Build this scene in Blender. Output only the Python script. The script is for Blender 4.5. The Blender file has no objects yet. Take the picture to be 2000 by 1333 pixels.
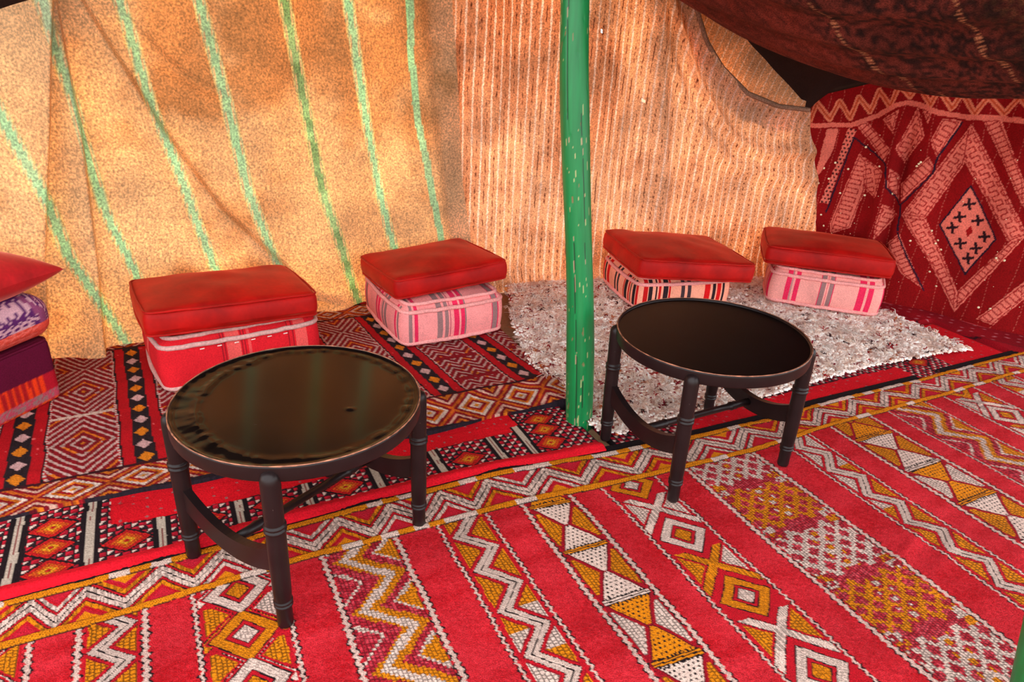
import bpy, bmesh, math, random
import numpy as np
from mathutils import Vector, Matrix

random.seed(4)
RNG = np.random.default_rng(7)
SC = bpy.context.scene
COL = SC.collection

# ------------------------------------------------------------------ camera
F_PX, PITCH, ROLL, CAM_H = 1386.16, 0.4349, 0.0553, 1.349
cp, sp = math.cos(PITCH), math.sin(PITCH)
fwd = Vector((0, cp, -sp)); up0 = Vector((0, sp, cp)); rt0 = Vector((1, 0, 0))
rt = math.cos(ROLL) * rt0 + math.sin(ROLL) * up0
up = -math.sin(ROLL) * rt0 + math.cos(ROLL) * up0
cam_data = bpy.data.cameras.new('camera')
cam_data.sensor_fit = 'HORIZONTAL'; cam_data.sensor_width = 36.0
cam_data.lens = F_PX / 2000 * 36.0
cam_data.clip_start = 0.02
cam = bpy.data.objects.new('camera', cam_data); COL.objects.link(cam)
cam.matrix_world = Matrix(((rt.x, up.x, -fwd.x, 0), (rt.y, up.y, -fwd.y, 0),
                           (rt.z, up.z, -fwd.z, CAM_H), (0, 0, 0, 1)))
SC.camera = cam

# ------------------------------------------------------------------ world, sun, exposure
world = bpy.data.worlds.new('sky'); SC.world = world
world.use_nodes = True
bg = world.node_tree.nodes['Background']
bg.inputs[0].default_value = (0.96, 0.98, 1.0, 1); bg.inputs[1].default_value = 2.7
sd = bpy.data.lights.new('sun', 'SUN'); sd.energy = 2.0; sd.angle = math.radians(4); sd.color = (1, 0.93, 0.82)
sun = bpy.data.objects.new('sun', sd); COL.objects.link(sun)
sun.rotation_euler = Vector((0.25, -0.80, -0.62)).to_track_quat('-Z', 'Y').to_euler()
sun.location = (-1, 6, 5)
SC.view_settings.view_transform = 'Standard'
SC.view_settings.look = 'None'
SC.view_settings.gamma = 1.0
SC.view_settings.use_curve_mapping = False
SC.view_settings.exposure = 0.36

# ------------------------------------------------------------------ helpers
def lin(c):
    c = np.asarray(c, float) / 255.0
    return np.where(c <= 0.04045, c / 12.92, ((c + 0.055) / 1.055) ** 2.4)

def lin4(c):
    r = lin(c); return (float(r[0]), float(r[1]), float(r[2]), 1.0)

def tag(o, label, cat, group=None, kind=None):
    if label: o['label'] = label
    if cat: o['category'] = cat
    if group: o['group'] = group
    if kind: o['kind'] = kind
    return o

def empty(name, loc, rz=0.0, label=None, cat=None, group=None):
    o = bpy.data.objects.new(name, None); COL.objects.link(o)
    o.empty_display_size = 0.1
    o.location = loc; o.rotation_euler = (0, 0, rz)
    return tag(o, label, cat, group)

def link(name, me, m, parent=None):
    o = bpy.data.objects.new(name, me); COL.objects.link(o)
    if m is not None and len(me.materials) == 0: me.materials.append(m)
    if parent is not None: o.parent = parent
    return o

def raw_mesh(name, V, Fq, col=None, uv=None, smooth=True):
    V = np.asarray(V, np.float32); Fq = np.asarray(Fq, np.int32)
    me = bpy.data.meshes.new(name)
    k = Fq.shape[1]
    me.vertices.add(len(V)); me.vertices.foreach_set('co', V.ravel())
    me.loops.add(Fq.size); me.loops.foreach_set('vertex_index', Fq.ravel())
    me.polygons.add(len(Fq)); me.polygons.foreach_set('loop_start', np.arange(0, Fq.size, k, dtype=np.int32))
    me.polygons.foreach_set('use_smooth', np.full(len(Fq), smooth, bool))
    if uv is not None:
        l = me.uv_layers.new(name='UVMap')
        l.data.foreach_set('uv', np.asarray(uv, np.float32)[Fq.ravel()].ravel())
    me.update(calc_edges=True)
    if col is not None:
        a = me.color_attributes.new('Col', 'FLOAT_COLOR', 'POINT')
        c = np.ones((len(V), 4), np.float32); c[:, :3] = col
        a.data.foreach_set('color', c.ravel())
    return me

def grid_mesh(name, P, col=None, uv=None, drop=None, skirt=None, smooth=True):
    """P (ny,nx,3) grid of points. skirt = z of an outer lowered ring (gives the cloth its thickness)."""
    if skirt is not None:
        P = np.pad(P, ((1, 1), (1, 1), (0, 0)), mode='edge')
        for sl in ((0, slice(None)), (-1, slice(None)), (slice(None), 0), (slice(None), -1)):
            P[sl + (2,)] = skirt
        if col is not None: col = np.pad(col, ((1, 1), (1, 1), (0, 0)), mode='edge')
        if uv is not None: uv = np.pad(uv, ((1, 1), (1, 1), (0, 0)), mode='edge')
        if drop is not None: drop = np.pad(drop, ((1, 1), (1, 1)), mode='edge')
    ny, nx = P.shape[:2]
    i = np.arange(ny * nx).reshape(ny, nx)
    Fq = np.stack([i[:-1, :-1], i[:-1, 1:], i[1:, 1:], i[1:, :-1]], -1)
    if drop is not None: Fq = Fq[~drop]
    Fq = Fq.reshape(-1, 4)
    return raw_mesh(name, P.reshape(-1, 3), Fq, None if col is None else col.reshape(-1, 3),
                    None if uv is None else uv.reshape(-1, 2), smooth)

def lathe(profile, n=20):
    """profile [(r,z)...] -> V, quads, closed with caps by tiny radius."""
    V = []; Fq = []
    m = len(profile)
    for r, z in profile:
        for k in range(n):
            a = 2 * math.pi * k / n
            V.append((r * math.cos(a), r * math.sin(a), z))
    for j in range(m - 1):
        for k in range(n):
            Fq.append((j * n + k, j * n + (k + 1) % n, (j + 1) * n + (k + 1) % n, (j + 1) * n + k))
    return np.array(V), np.array(Fq)

def tube(path, r, n=8, closed=False):
    path = [Vector(q) for q in path]
    m = len(path); V = []; Fq = []
    rr = r if hasattr(r, '__len__') else [r] * m
    for i, q in enumerate(path):
        a = path[(i - 1) % m] if (closed or i > 0) else q
        b = path[(i + 1) % m] if (closed or i < m - 1) else q
        t = (b - a).normalized()
        ref = Vector((0, 0, 1)) if abs(t.z) < 0.9 else Vector((1, 0, 0))
        x = t.cross(ref).normalized(); y = t.cross(x)
        for k in range(n):
            g = 2 * math.pi * k / n
            V.append(q + (x * math.cos(g) + y * math.sin(g)) * rr[i])
    for i in range(m if closed else m - 1):
        j = (i + 1) % m
        for k in range(n):
            Fq.append((i * n + k, i * n + (k + 1) % n, j * n + (k + 1) % n, j * n + k))
    return np.array([tuple(v) for v in V]), np.array(Fq)

def vnoise(x, y, seed=0):
    """smooth value noise, 0..1"""
    g = np.random.default_rng(seed).random((256, 256))
    xi = np.floor(x).astype(int); yi = np.floor(y).astype(int)
    fx = x - xi; fy = y - yi
    fx = fx * fx * (3 - 2 * fx); fy = fy * fy * (3 - 2 * fy)
    a = g[yi % 256, xi % 256]; b = g[yi % 256, (xi + 1) % 256]
    c = g[(yi + 1) % 256, xi % 256]; d = g[(yi + 1) % 256, (xi + 1) % 256]
    return (a * (1 - fx) + b * fx) * (1 - fy) + (c * (1 - fx) + d * fx) * fy

def hash2(i, j, seed=0):
    g = np.random.default_rng(100 + seed).random((256, 256))
    return g[np.asarray(j).astype(int) % 256, np.asarray(i).astype(int) % 256]

def tri(x):          # triangle wave 0..1..0, period 1
    f = x - np.floor(x)
    return 1 - np.abs(2 * f - 1)

def frac(x): return x - np.floor(x)

def smooth01(x):
    x = np.clip(x, 0, 1); return x * x * (3 - 2 * x)

def inpoly(x, y, poly):
    r = np.zeros(x.shape, bool); n = len(poly); j = n - 1
    for i in range(n):
        xi, yi = poly[i]; xj, yj = poly[j]
        if yi != yj:
            r ^= ((yi > y) != (yj > y)) & (x < (xj - xi) * (y - yi) / (yj - yi) + xi)
        j = i
    return r

def segdist(x, y, pts):
    d = np.full(x.shape, 9.0)
    for (ax, ay), (bx, by) in zip(pts[:-1], pts[1:]):
        vx, vy = bx - ax, by - ay; L = vx * vx + vy * vy + 1e-12
        t = np.clip(((x - ax) * vx + (y - ay) * vy) / L, 0, 1)
        d = np.minimum(d, np.hypot(x - ax - t * vx, y - ay - t * vy))
    return d

# ------------------------------------------------------------------ materials
def nodes(name):
    m = bpy.data.materials.new(name); m.use_nodes = True
    nt = m.node_tree
    return m, nt, nt.nodes['Principled BSDF'], nt.nodes['Material Output']

def N(nt, typ, **kw):
    n = nt.nodes.new(typ)
    for k, v in kw.items():
        if k.startswith('i_'): n.inputs[k[2:].replace('_', ' ')].default_value = v
        else: setattr(n, k, v)
    return n

def noise_mul(nt, col_out, vec_out, scale, lo, hi, detail=3):
    """multiply a colour by noise that runs between lo and hi"""
    nz = N(nt, 'ShaderNodeTexNoise'); nz.inputs['Scale'].default_value = scale; nz.inputs['Detail'].default_value = detail
    if vec_out is not None: nt.links.new(vec_out, nz.inputs['Vector'])
    mr = N(nt, 'ShaderNodeMapRange')
    mr.inputs['From Min'].default_value = 0.3; mr.inputs['From Max'].default_value = 0.7
    mr.inputs['To Min'].default_value = lo; mr.inputs['To Max'].default_value = hi
    nt.links.new(nz.outputs['Fac'], mr.inputs['Value'])
    mx = N(nt, 'ShaderNodeMix', data_type='RGBA', blend_type='MULTIPLY'); mx.inputs[0].default_value = 1.0
    nt.links.new(col_out, mx.inputs[6]); nt.links.new(mr.outputs[0], mx.inputs[7])
    return mx.outputs[2], nz

def bump(nt, bsdf, height_out, strength, dist=0.002):
    b = N(nt, 'ShaderNodeBump'); b.inputs['Strength'].default_value = strength; b.inputs['Distance'].default_value = dist
    nt.links.new(height_out, b.inputs['Height']); nt.links.new(b.outputs[0], bsdf.inputs['Normal'])
    return b

def cloth_mat(name, color=None, rough=0.95, n1=(9, 0.9, 1.1), n2=(300, 0.75, 1.2), bump_s=0.5, bump_d=0.003,
              transl=0.0, sheen=0.0, sheen_tint=(1, 1, 1, 1), spec=0.15, tcol=None):
    m, nt, b, out = nodes(name)
    tc = N(nt, 'ShaderNodeTexCoord')
    if color is None:
        at = N(nt, 'ShaderNodeAttribute', attribute_name='Col'); c = at.outputs['Color']
    else:
        rgb = N(nt, 'ShaderNodeRGB'); rgb.outputs[0].default_value = lin4(color); c = rgb.outputs[0]
    c, _ = noise_mul(nt, c, tc.outputs['Object'], *n1)
    c, nz = noise_mul(nt, c, tc.outputs['Object'], *n2)
    nt.links.new(c, b.inputs['Base Color'])
    b.inputs['Roughness'].default_value = rough
    b.inputs['Specular IOR Level'].default_value = spec
    if sheen:
        b.inputs['Sheen Weight'].default_value = sheen; b.inputs['Sheen Roughness'].default_value = 0.35
        b.inputs['Sheen Tint'].default_value = sheen_tint
    if bump_s: bump(nt, b, nz.outputs['Fac'], bump_s, bump_d)
    if transl:
        t = N(nt, 'ShaderNodeBsdfTranslucent')
        if tcol is not None:        # light that passes through the wool is dyed more deeply
            mm = N(nt, 'ShaderNodeGamma'); mm.inputs[1].default_value = tcol
            nt.links.new(c, mm.inputs[0]); nt.links.new(mm.outputs[0], t.inputs[0])
        else: nt.links.new(c, t.inputs[0])
        mx = N(nt, 'ShaderNodeMixShader'); mx.inputs[0].default_value = transl
        nt.links.new(b.outputs[0], mx.inputs[1]); nt.links.new(t.outputs[0], mx.inputs[2])
        nt.links.new(mx.outputs[0], out.inputs[0])
    return m

M = {}
M['rug'] = cloth_mat('flatweave_wool', n1=(5, 0.86, 1.12), n2=(330, 0.55, 1.35), bump_s=0.8, bump_d=0.004, sheen=0.0)
M['rug_fine'] = cloth_mat('flatweave_wool_fine', n1=(5, 0.85, 1.12), n2=(200, 0.75, 1.2), bump_s=0.5, bump_d=0.004)
M['blanket'] = cloth_mat('boucle_blanket', n1=(4, 0.74, 1.12), n2=(125, 0.60, 1.22), bump_s=0.6, bump_d=0.006,
                         transl=0.42, tcol=2.6)
M['ribbed'] = cloth_mat('ribbed_blanket', n1=(5, 0.74, 1.12), n2=(150, 0.60, 1.2), bump_s=0.5, bump_d=0.006,
                        transl=0.42, tcol=2.4)
M['hanging'] = cloth_mat('embroidered_wool', n1=(6, 0.8, 1.1), n2=(180, 0.72, 1.2), bump_s=0.5, bump_d=0.004)
M['velvet'] = cloth_mat('red_velvet', (178, 11, 6), rough=0.6, n1=(7, 0.6, 1.22), n2=(70, 0.92, 1.06), bump_s=0.06,
                        bump_d=0.002, sheen=0.35, sheen_tint=lin4((255, 110, 80)), spec=0.2)
M['velvet_pink'] = cloth_mat('rose_velvet', (186, 26, 34), rough=0.55, n1=(9, 0.7, 1.2), n2=(70, 0.9, 1.08), bump_s=0.06,
                             bump_d=0.002, sheen=0.6, sheen_tint=lin4((255, 160, 140)), spec=0.25)
M['canopy'] = cloth_mat('black_canopy', (40, 26, 24), n2=(180, 0.8, 1.2), bump_s=0.3)
M['sand'] = cloth_mat('packed_earth', (160, 124, 92), n1=(2, 0.85, 1.1), n2=(60, 0.85, 1.12), bump_s=0.3, bump_d=0.01)
M['shag'] = cloth_mat('shaggy_wool', n1=(12, 0.92, 1.1), n2=(120, 0.88, 1.12), bump_s=0.0, transl=.35)
M['shag_base'] = cloth_mat('shaggy_wool_base', n1=(12, 0.92, 1.1), n2=(120, 0.88, 1.12), bump_s=0.0)
M['attr'] = cloth_mat('woven_cloth', n1=(8, 0.92, 1.08), n2=(260, 0.8, 1.16), bump_s=0.4, bump_d=0.002)
# ------------------------------------------------------------------ floor
me = grid_mesh('floor', np.array([[(-14, -14, -0.02), (14, -14, -0.02)], [(-14, 14, -0.02), (14, 14, -0.02)]], float))
fl = link('floor', me, M['sand']); fl['kind'] = 'structure'
fl['label'] = 'packed earth ground under the carpets'

# ------------------------------------------------------------------ tent walls: plan of the back wall
WP = np.array([(-3.2, 1.2), (-2.5, 1.9), (-1.82, 2.53), (-1.3, 2.92), (-.77, 3.25), (-.27, 3.51), (.24, 3.72), (1.0, 3.9), (1.66, 4.0), (2.1, 4.06)])
def crom(P, n=40):
    P = np.vstack([2 * P[0] - P[1], P, 2 * P[-1] - P[-2]]); out = []
    for i in range(1, len(P) - 2):
        t = np.linspace(0, 1, n, endpoint=False)[:, None]; a, b, c, d = P[i - 1:i + 3]
        out.append(.5 * ((2 * b) + (c - a) * t + (2 * a - 5 * b + 4 * c - d) * t ** 2 + (3 * b - a - 3 * c + d) * t ** 3))
    return np.vstack(out + [P[-2][None]])
WC = crom(WP); WL = np.r_[0, np.cumsum(np.hypot(*np.diff(WC, axis=0).T))]
def wall(u):
    """plan point and inward normal of the back wall at arc length u"""
    x = np.interp(u, WL, WC[:, 0]); y = np.interp(u, WL, WC[:, 1])
    e = 0.05
    dx = np.interp(u + e, WL, WC[:, 0]) - np.interp(u - e, WL, WC[:, 0])
    dy = np.interp(u + e, WL, WC[:, 1]) - np.interp(u - e, WL, WC[:, 1])
    n = np.hypot(dx, dy)
    return x, y, dy / n, -dx / n
EU = [0, 1.4, 1.985, 2.08, 2.4, 3.0, 3.8, 4.4, 4.7, 4.971, 5.164, 5.328, 5.567, 5.8, 6.3]
EZ = [.85, 1.05, 1.263, 1.301, 1.5, 1.8, 2.0, 1.82, 1.66, 1.447, 1.294, 1.168, .989, .93, .93]
def eave(u): return np.interp(u, EU, EZ)
RA, RB = np.array((1.50, 4.117)), np.array((2.57, 3.34))
RD = (RB - RA) / np.hypot(*(RB - RA)); RN = np.array((RD[1], -RD[0]))
def rwall(u): return RA + np.asarray(u)[..., None] * RD

# ---- ceiling: black canopy from the eaves up to the tent's front ridge
eu = np.linspace(0.02, 5.62, 90)
ex, ey, enx, eny = wall(eu); ez = eave(eu)
E1 = np.stack([ex - enx * .02, ey - eny * .02, ez], -1)
ru = np.linspace(0.15, 2.3, 40)
E2 = np.concatenate([rwall(ru) - RN * .02, np.interp(ru, [0, .25, .45, .9, 1.4, 2.3], [.985, 1.07, 1.14, 1.2, 1.25, 1.3])[:, None]], -1)
EE = np.vstack([E1, E2])
OUT = np.concatenate([np.stack([-enx, -eny], -1), np.repeat(-RN[None], len(ru), 0)], 0)
tgt = np.stack([np.clip(EE[:, 0] * .95, -2.6, 2.6), np.full(len(EE), .85), np.full(len(EE), 2.5)], -1)
vv = np.linspace(0, 1, 24)[:, None, None]
PC = EE[None] * (1 - vv) + tgt[None] * vv
PC[..., 2] += (.18 * np.sin(np.pi * vv) ** 1.0)[..., 0]
first = EE.copy(); first[:, :2] += OUT * .10; first[:, 2] -= .10
PC = np.concatenate([first[None], PC], 0)
ceil = link('ceiling', grid_mesh('ceiling', PC), M['canopy']); ceil['kind'] = 'structure'
ceil['label'] = 'black tent canopy sloping down to the low eaves'

# ---- blanket with green stripes
STR = [([(1.913, .923), (1.99, .626), (2.02, .413), (2.084, .23)], .055, 0),
       ([(2.094, 1.302), (2.139, .968), (2.173, .586), (2.248, .256)], .050, 0),
       ([(2.347, 1.314), (2.394, .962), (2.487, .555), (2.552, .254)], .050, 0),
       ([(2.616, 1.327), (2.676, .957), (2.718, .60), (2.798, .292)], .054, 0),
       ([(2.933, 1.343), (2.986, .952), (3.048, .553), (3.169, .064)], .058, 1),
       ([(3.194, 1.356), (3.253, .906), (3.313, .535), (3.383, .251)], .050, 0),
       ([(3.451, 1.369), (3.482, .948), (3.543, .595), (3.61, .283)], .030, 2),
       ([(1.60, 1.2), (1.72, .7), (1.80, .3), (1.84, .1)], .05, 0)]
def curve_u(pts, z):
    pts = sorted(pts, key=lambda q: q[1])
    zs = [q[1] for q in pts]; us = [q[0] for q in pts]
    r = np.interp(z, zs, us)
    r = np.where(z > zs[-1], us[-1] + (z - zs[-1]) * (us[-1] - us[-2]) / (zs[-1] - zs[-2]), r)
    return np.where(z < zs[0], us[0] + (z - zs[0]) * (us[1] - us[0]) / (zs[1] - zs[0]), r)
def saw(x, w, drop=.018):
    """rises over w up to x = 0 and falls off sharply after it"""
    return np.where(x < 0, smooth01((x + w) / w), smooth01(1 - x / drop))
SEAM = [(3.586, 1.376), (3.631, .948), (3.689, .461), (3.75, .19), (3.80, .0)]
nu, nz = 640, 150
a = np.linspace(0, 1, nu)[None]; b = np.linspace(0, 1, nz)[:, None]
u0 = 0.05
U = u0 + a * (curve_u(SEAM, b * 1.5) + .03 - u0)
Z = -.018 + b * (eave(U) + .028)
dsp = .035 + .016 * np.sin(U * 7 + Z * 1.5) + .012 * np.sin(U * 15 - Z * 3) + .02 * (vnoise(U * 4, Z * 3, 3) - .5)
P1c = [(2.117, 1.303), (2.035, .882), (1.927, .417), (1.86, 0)]
P2c = [(2.137, 1.207), (2.139, .878), (2.103, .389), (2.06, .0)]
dsp += .085 * saw(U - curve_u(P1c, Z), .20) * smooth01(Z / .2)
dsp += .075 * saw(U - curve_u(P2c, Z), .13) 
P3c = [(2.217, 1.308), (2.401, .886), (2.587, .545), (2.798, .292), (2.947, .109), (3.166, .0)]
dd = (U - curve_u(P3c, Z))
dsp += .060 * saw(dd, .22, .03) * smooth01((Z - .01) / .1)
dsp += .022 * saw(U - curve_u([(2.297, 1.312), (2.485, 1.091), (2.641, .996), (2.8, .93)], Z), .10, .05) * smooth01((Z - .9) / .15)
dsp += .014 * saw(U - curve_u([(2.40, .6), (2.462, .514), (2.563, .346), (2.637, .241)], Z), .09, .03) * smooth01((.62 - Z) / .15)
dsp += .02 * saw(-(U - curve_u(SEAM, Z)) - .10, .06, .05)
dsp += (.03 + .02 * np.sin(U * 23)) * smooth01((.10 - Z) / .12)
x, y, nx_, ny_ = wall(U)
P = np.stack([x + nx_ * dsp, y + ny_ * dsp, Z], -1)
base = lin((248, 210, 162)); c = np.broadcast_to(base, P.shape).copy()
mot = vnoise(U * 3, Z * 2.2, 11)[..., None]
c = c * (1 - .25 * mot) + lin((230, 164, 92)) * (.25 * mot)
def shade_patches(U, Z, spots, seed):  # noisy-edged ellipses for painting shade into the blanket colour
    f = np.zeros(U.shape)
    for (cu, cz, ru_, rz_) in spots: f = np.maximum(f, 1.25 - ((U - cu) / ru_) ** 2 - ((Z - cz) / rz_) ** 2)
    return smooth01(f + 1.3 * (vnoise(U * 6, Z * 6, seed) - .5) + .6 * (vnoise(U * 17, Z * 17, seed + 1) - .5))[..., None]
sf = .65 * shade_patches(U, Z, [(2.85, 1.35, .42, .42), (3.3, 1.2, .35, .5), (2.55, 1.15, .2, .3), (3.35, .12, .12, .12), (2.42, .2, .08, .14)], 201)  # ochre light falloff painted into the colour, mostly on the upper blanket
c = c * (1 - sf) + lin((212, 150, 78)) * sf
for pts, w, kind in STR:
    du = (U - curve_u(pts, Z)) + .008 * (vnoise(U * 6, Z * 6, 5) - .5)
    q = np.abs(du) / (w / 2)
    g = lin((160, 226, 186)); y_ = lin((236, 216, 130))
    f = vnoise(U * 2, Z * 9, 8)[..., None] * .35
    g = g * (1 - f) + lin((214, 228, 190)) * f
    if kind == 1:
        dk = smooth01((vnoise(U * 5, Z * 22, 23) - .35) * 2.2)[..., None] * .75
        g = (lin((160, 200, 120)) * .5 + g * .5) * (1 - dk) + lin((84, 160, 92)) * dk
    s = np.where((q < .50)[..., None], g, np.where((q < .62)[..., None], base, np.where((q < .84)[..., None], g * .6 + base * .4, base * .5 + y_ * .5)))
    if kind == 2: s = g
    s = s * .72 + base * .28
    c = np.where((q < 1)[..., None], s, c)
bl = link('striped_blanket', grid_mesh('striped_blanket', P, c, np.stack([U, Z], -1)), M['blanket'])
tag(bl, 'tan wool blanket with green stripes hung as the tent wall', 'blanket')

# ---- ribbed blanket with pale pinstripes
SWAG = [(4.0, 2.3), (4.70, 1.70), (4.78, 1.56), (4.851, 1.441), (4.949, 1.261), (5.053, 1.145), (5.217, 1.027), (5.4, .970), (5.574, .958), (6.0, .95)]
def swag(u): return np.minimum(np.interp(u, [q[0] for q in SWAG], [q[1] for q in SWAG]), eave(u))
REDGE = [(5.575, .958), (5.6, .912), (5.694, .643), (5.80, .30), (5.90, 0)]
nu, nz = 500, 120
a = np.linspace(0, 1, nu)[None]; b = np.linspace(0, 1, nz)[:, None]
ul = 3.50 + .2 * (1 - b) ** 2
U = ul + a * (curve_u(REDGE, np.minimum(b * .96, 1.5)) - ul)
TOP = swag(U)
Z = -.018 + b * (TOP + .018)
dlt = TOP - Z
sw = smooth01((U - 4.6) / .3)
dsp = .012 + .014 * np.sin(U * 9 + .6 * np.sin(Z * 3)) + .010 * np.sin(U * 21 + Z * 2) + .018 * (vnoise(U * 5, Z * 3, 31) - .5)
dsp += .008 * (vnoise(U * 40, Z * 16, 33) - .5)
dsp += sw * (.05 * np.exp(-(dlt / .05) ** 2) + .04 * np.exp(-((dlt - .20 - .05 * np.sin(U * 5)) / .04) ** 2) + .03 * np.exp(-((dlt - .36) / .05) ** 2))
dsp += .022 * np.exp(-((U - curve_u([(4.706, 1.433), (4.808, .836), (4.871, .315)], Z)) / .035) ** 2)
dsp += .02 * np.sin((U - 5.2) * 30 + Z * 8) * smooth01((U - 5.1) / .3) * .5
dsp += .03 * smooth01((.10 - Z) / .12)
x, y, nx_, ny_ = wall(U)
P = np.stack([x + nx_ * dsp, y + ny_ * dsp, Z], -1)
base = lin((244, 196, 156)); c = np.broadcast_to(base, P.shape).copy()
mot = vnoise(U * 3, Z * 2.2, 41)[..., None]
c = c * (1 - .3 * mot) + lin((222, 148, 92)) * (.3 * mot)
sf = .45 * shade_patches(U, Z, [(3.95, 1.3, .38, .5), (4.35, 1.0, .2, .5), (4.75, .1, .3, .08), (5.55, .15, .12, .14)], 211)  # painted ochre shade, mainly across the upper ribbed cloth
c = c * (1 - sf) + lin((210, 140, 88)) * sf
ln = np.abs(frac(U / .0475) - .5) * .0475
wob = .002 * (vnoise(U * 60, Z * 40, 43) - .5)
c = np.where((ln + wob < .0046)[..., None], lin((250, 218, 196)), c)
ln2 = np.abs(frac(U / .0475 + .5) - .5) * .0475
c = np.where(((ln2 < .003) & (frac(Z / .03 + hash2(np.floor(U / .0475), 0 * U)) < .3))[..., None], lin((150, 84, 50)), c)
hx = [(4.685, .968, .010), (4.41, 1.285, .005), (4.427, .855, .004), (4.30, 1.36, .004)]
Uc = (U[:-1, :-1] + U[1:, 1:]) / 2; Zc = (Z[:-1, :-1] + Z[1:, 1:]) / 2
drop = np.zeros(Uc.shape, bool)
for hu, hz, hr in hx: drop |= np.hypot(Uc - hu, Zc - hz) < hr
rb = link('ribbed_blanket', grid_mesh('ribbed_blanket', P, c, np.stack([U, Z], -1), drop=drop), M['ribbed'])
tag(rb, 'pale orange ribbed blanket with thin white pinstripes behind the green pole', 'blanket')
hu = np.linspace(4.6, 5.575, 50); hzv = swag(hu); wx, wy, wnx, wny = wall(hu)
V, Fq = tube(np.stack([wx + wnx * .062, wy + wny * .062, hzv], -1), .012, 8)
link('rolled_hem', raw_mesh('rolled_hem', V, Fq, np.broadcast_to(lin((186, 142, 118)), V.shape)), M['ribbed'], rb)

# ---- upper pinstriped strip between the sagging hem and the eave
nu, nz = 240, 60
a = np.linspace(0, 1, nu)[None]; b = np.linspace(0, 1, nz)[:, None]
U = 4.5 + a * (5.585 - 4.5) + 0 * b
lo = np.minimum(swag(U) - .12, eave(U) - .05)
Z = lo + b * (eave(U) + .01 - lo)
dsp = -.012 + .02 * np.sin((U * .7 + Z) * 9) * .5 + .01 * vnoise(U * 9, Z * 9, 51)
x, y, nx_, ny_ = wall(U)
P = np.stack([x + nx_ * dsp, y + ny_ * dsp, Z], -1)
c = np.broadcast_to(lin((238, 182, 134)), P.shape).copy()
k = (U * .55 + Z * -.83)
c = np.where(((np.abs(frac((U - .3 * Z) / .042) - .5) * .042) < .0032)[..., None], lin((250, 216, 190)), c)
us = link('upper_blanket', grid_mesh('upper_blanket', P, c, np.stack([U, Z], -1)), M['ribbed'])
tag(us, 'narrow pinstriped blanket strip above the sagging hem under the black canopy', 'blanket')

# ---- post standing behind the ribbed blanket
def wpt(u, z, off):
    x, y, a_, b_ = wall(np.array(u)); return (float(x + a_ * off), float(y + b_ * off), z)
V, Fq = tube([wpt(4.93, -.02, -.075), wpt(4.87, .315, -.05), wpt(4.808, .836, -.045), wpt(4.706, 1.433, -.045), wpt(4.68, 1.56, -.05)], [.026, .026, .025, .024, .022], 10)
M['wood'] = cloth_mat('weathered_wood', (120, 84, 56), n1=(12, .7, 1.2), n2=(90, .8, 1.1), bump_s=.3)
po = link('tent_post', raw_mesh('tent_post', V, Fq), M['wood'])
tag(po, 'thin wooden tent post showing as a shadow through the ribbed blanket', 'post')
# ------------------------------------------------------------------ red embroidered hanging on the right wall
HP = dict(
A=[(0.181, 0.858), (0.235, 0.865), (0.235, 0.756), (0.195, 0.612), (0.177, 0.62)],
B=[(0.283, 0.876), (0.328, 0.872), (0.286, 0.627), (0.272, 0.461), (0.229, 0.464), (0.264, 0.676)],
C=[(0.312, 0.9), (0.366, 0.916), (0.52, 0.798), (0.504, 0.73)],
D=[(0.437, 0.94), (0.506, 0.996), (0.508, 0.88)],
E=[(0.586, 1.019), (0.653, 0.885), (0.592, 0.738), (0.54, 0.81)],
F=[(0.613, 1.003), (0.658, 0.999), (0.652, 0.942)],
G=[(0.708, 0.977), (0.79, 0.973), (0.734, 0.785), (0.684, 0.87)],
G2=[(0.605, 0.634), (0.696, 0.794), (0.739, 0.732), (0.628, 0.545)],
H=[(0.367, 0.755), (0.41, 0.72), (0.441, 0.574), (0.417, 0.357), (0.324, 0.303), (0.307, 0.356)],
H2=[(0.39, 0.738), (0.511, 0.685), (0.507, 0.543), (0.441, 0.574)],
I=[(0.542, 0.71), (0.584, 0.676), (0.62, 0.538), (0.549, 0.609)],
J=[(0.551, 0.525), (0.631, 0.477), (0.553, 0.32), (0.544, 0.395)],
K=[(0.664, 0.388), (0.729, 0.283), (0.85, 0.115), (0.729, 0.173), (0.615, 0.312)],
R1=[(0.835, 0.965), (1.206, 0.495), (1.144, 0.442), (0.831, 0.814)],
R2=[(1.206, 0.495), (1.02, 0.039), (1.0, 0.144), (1.144, 0.442)],
R3=[(1.02, 0.039), (0.649, 0.481), (0.761, 0.483), (1.0, 0.144)],
R4=[(0.649, 0.481), (0.835, 0.965), (0.857, 0.78), (0.761, 0.483)],
L=[(0.874, 0.988), (0.943, 1.001), (1.115, 0.746), (1.165, 0.603)],
L2=[(1.115, .746), (1.165, .603), (1.33, .22), (1.28, .55)],
M=[(1.121, 0.035), (1.259, 0.266), (1.285, 0.18), (1.202, 0.027)],
M2=[(1.259, .266), (1.42, .52), (1.45, .42), (1.285, .18)])
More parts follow.
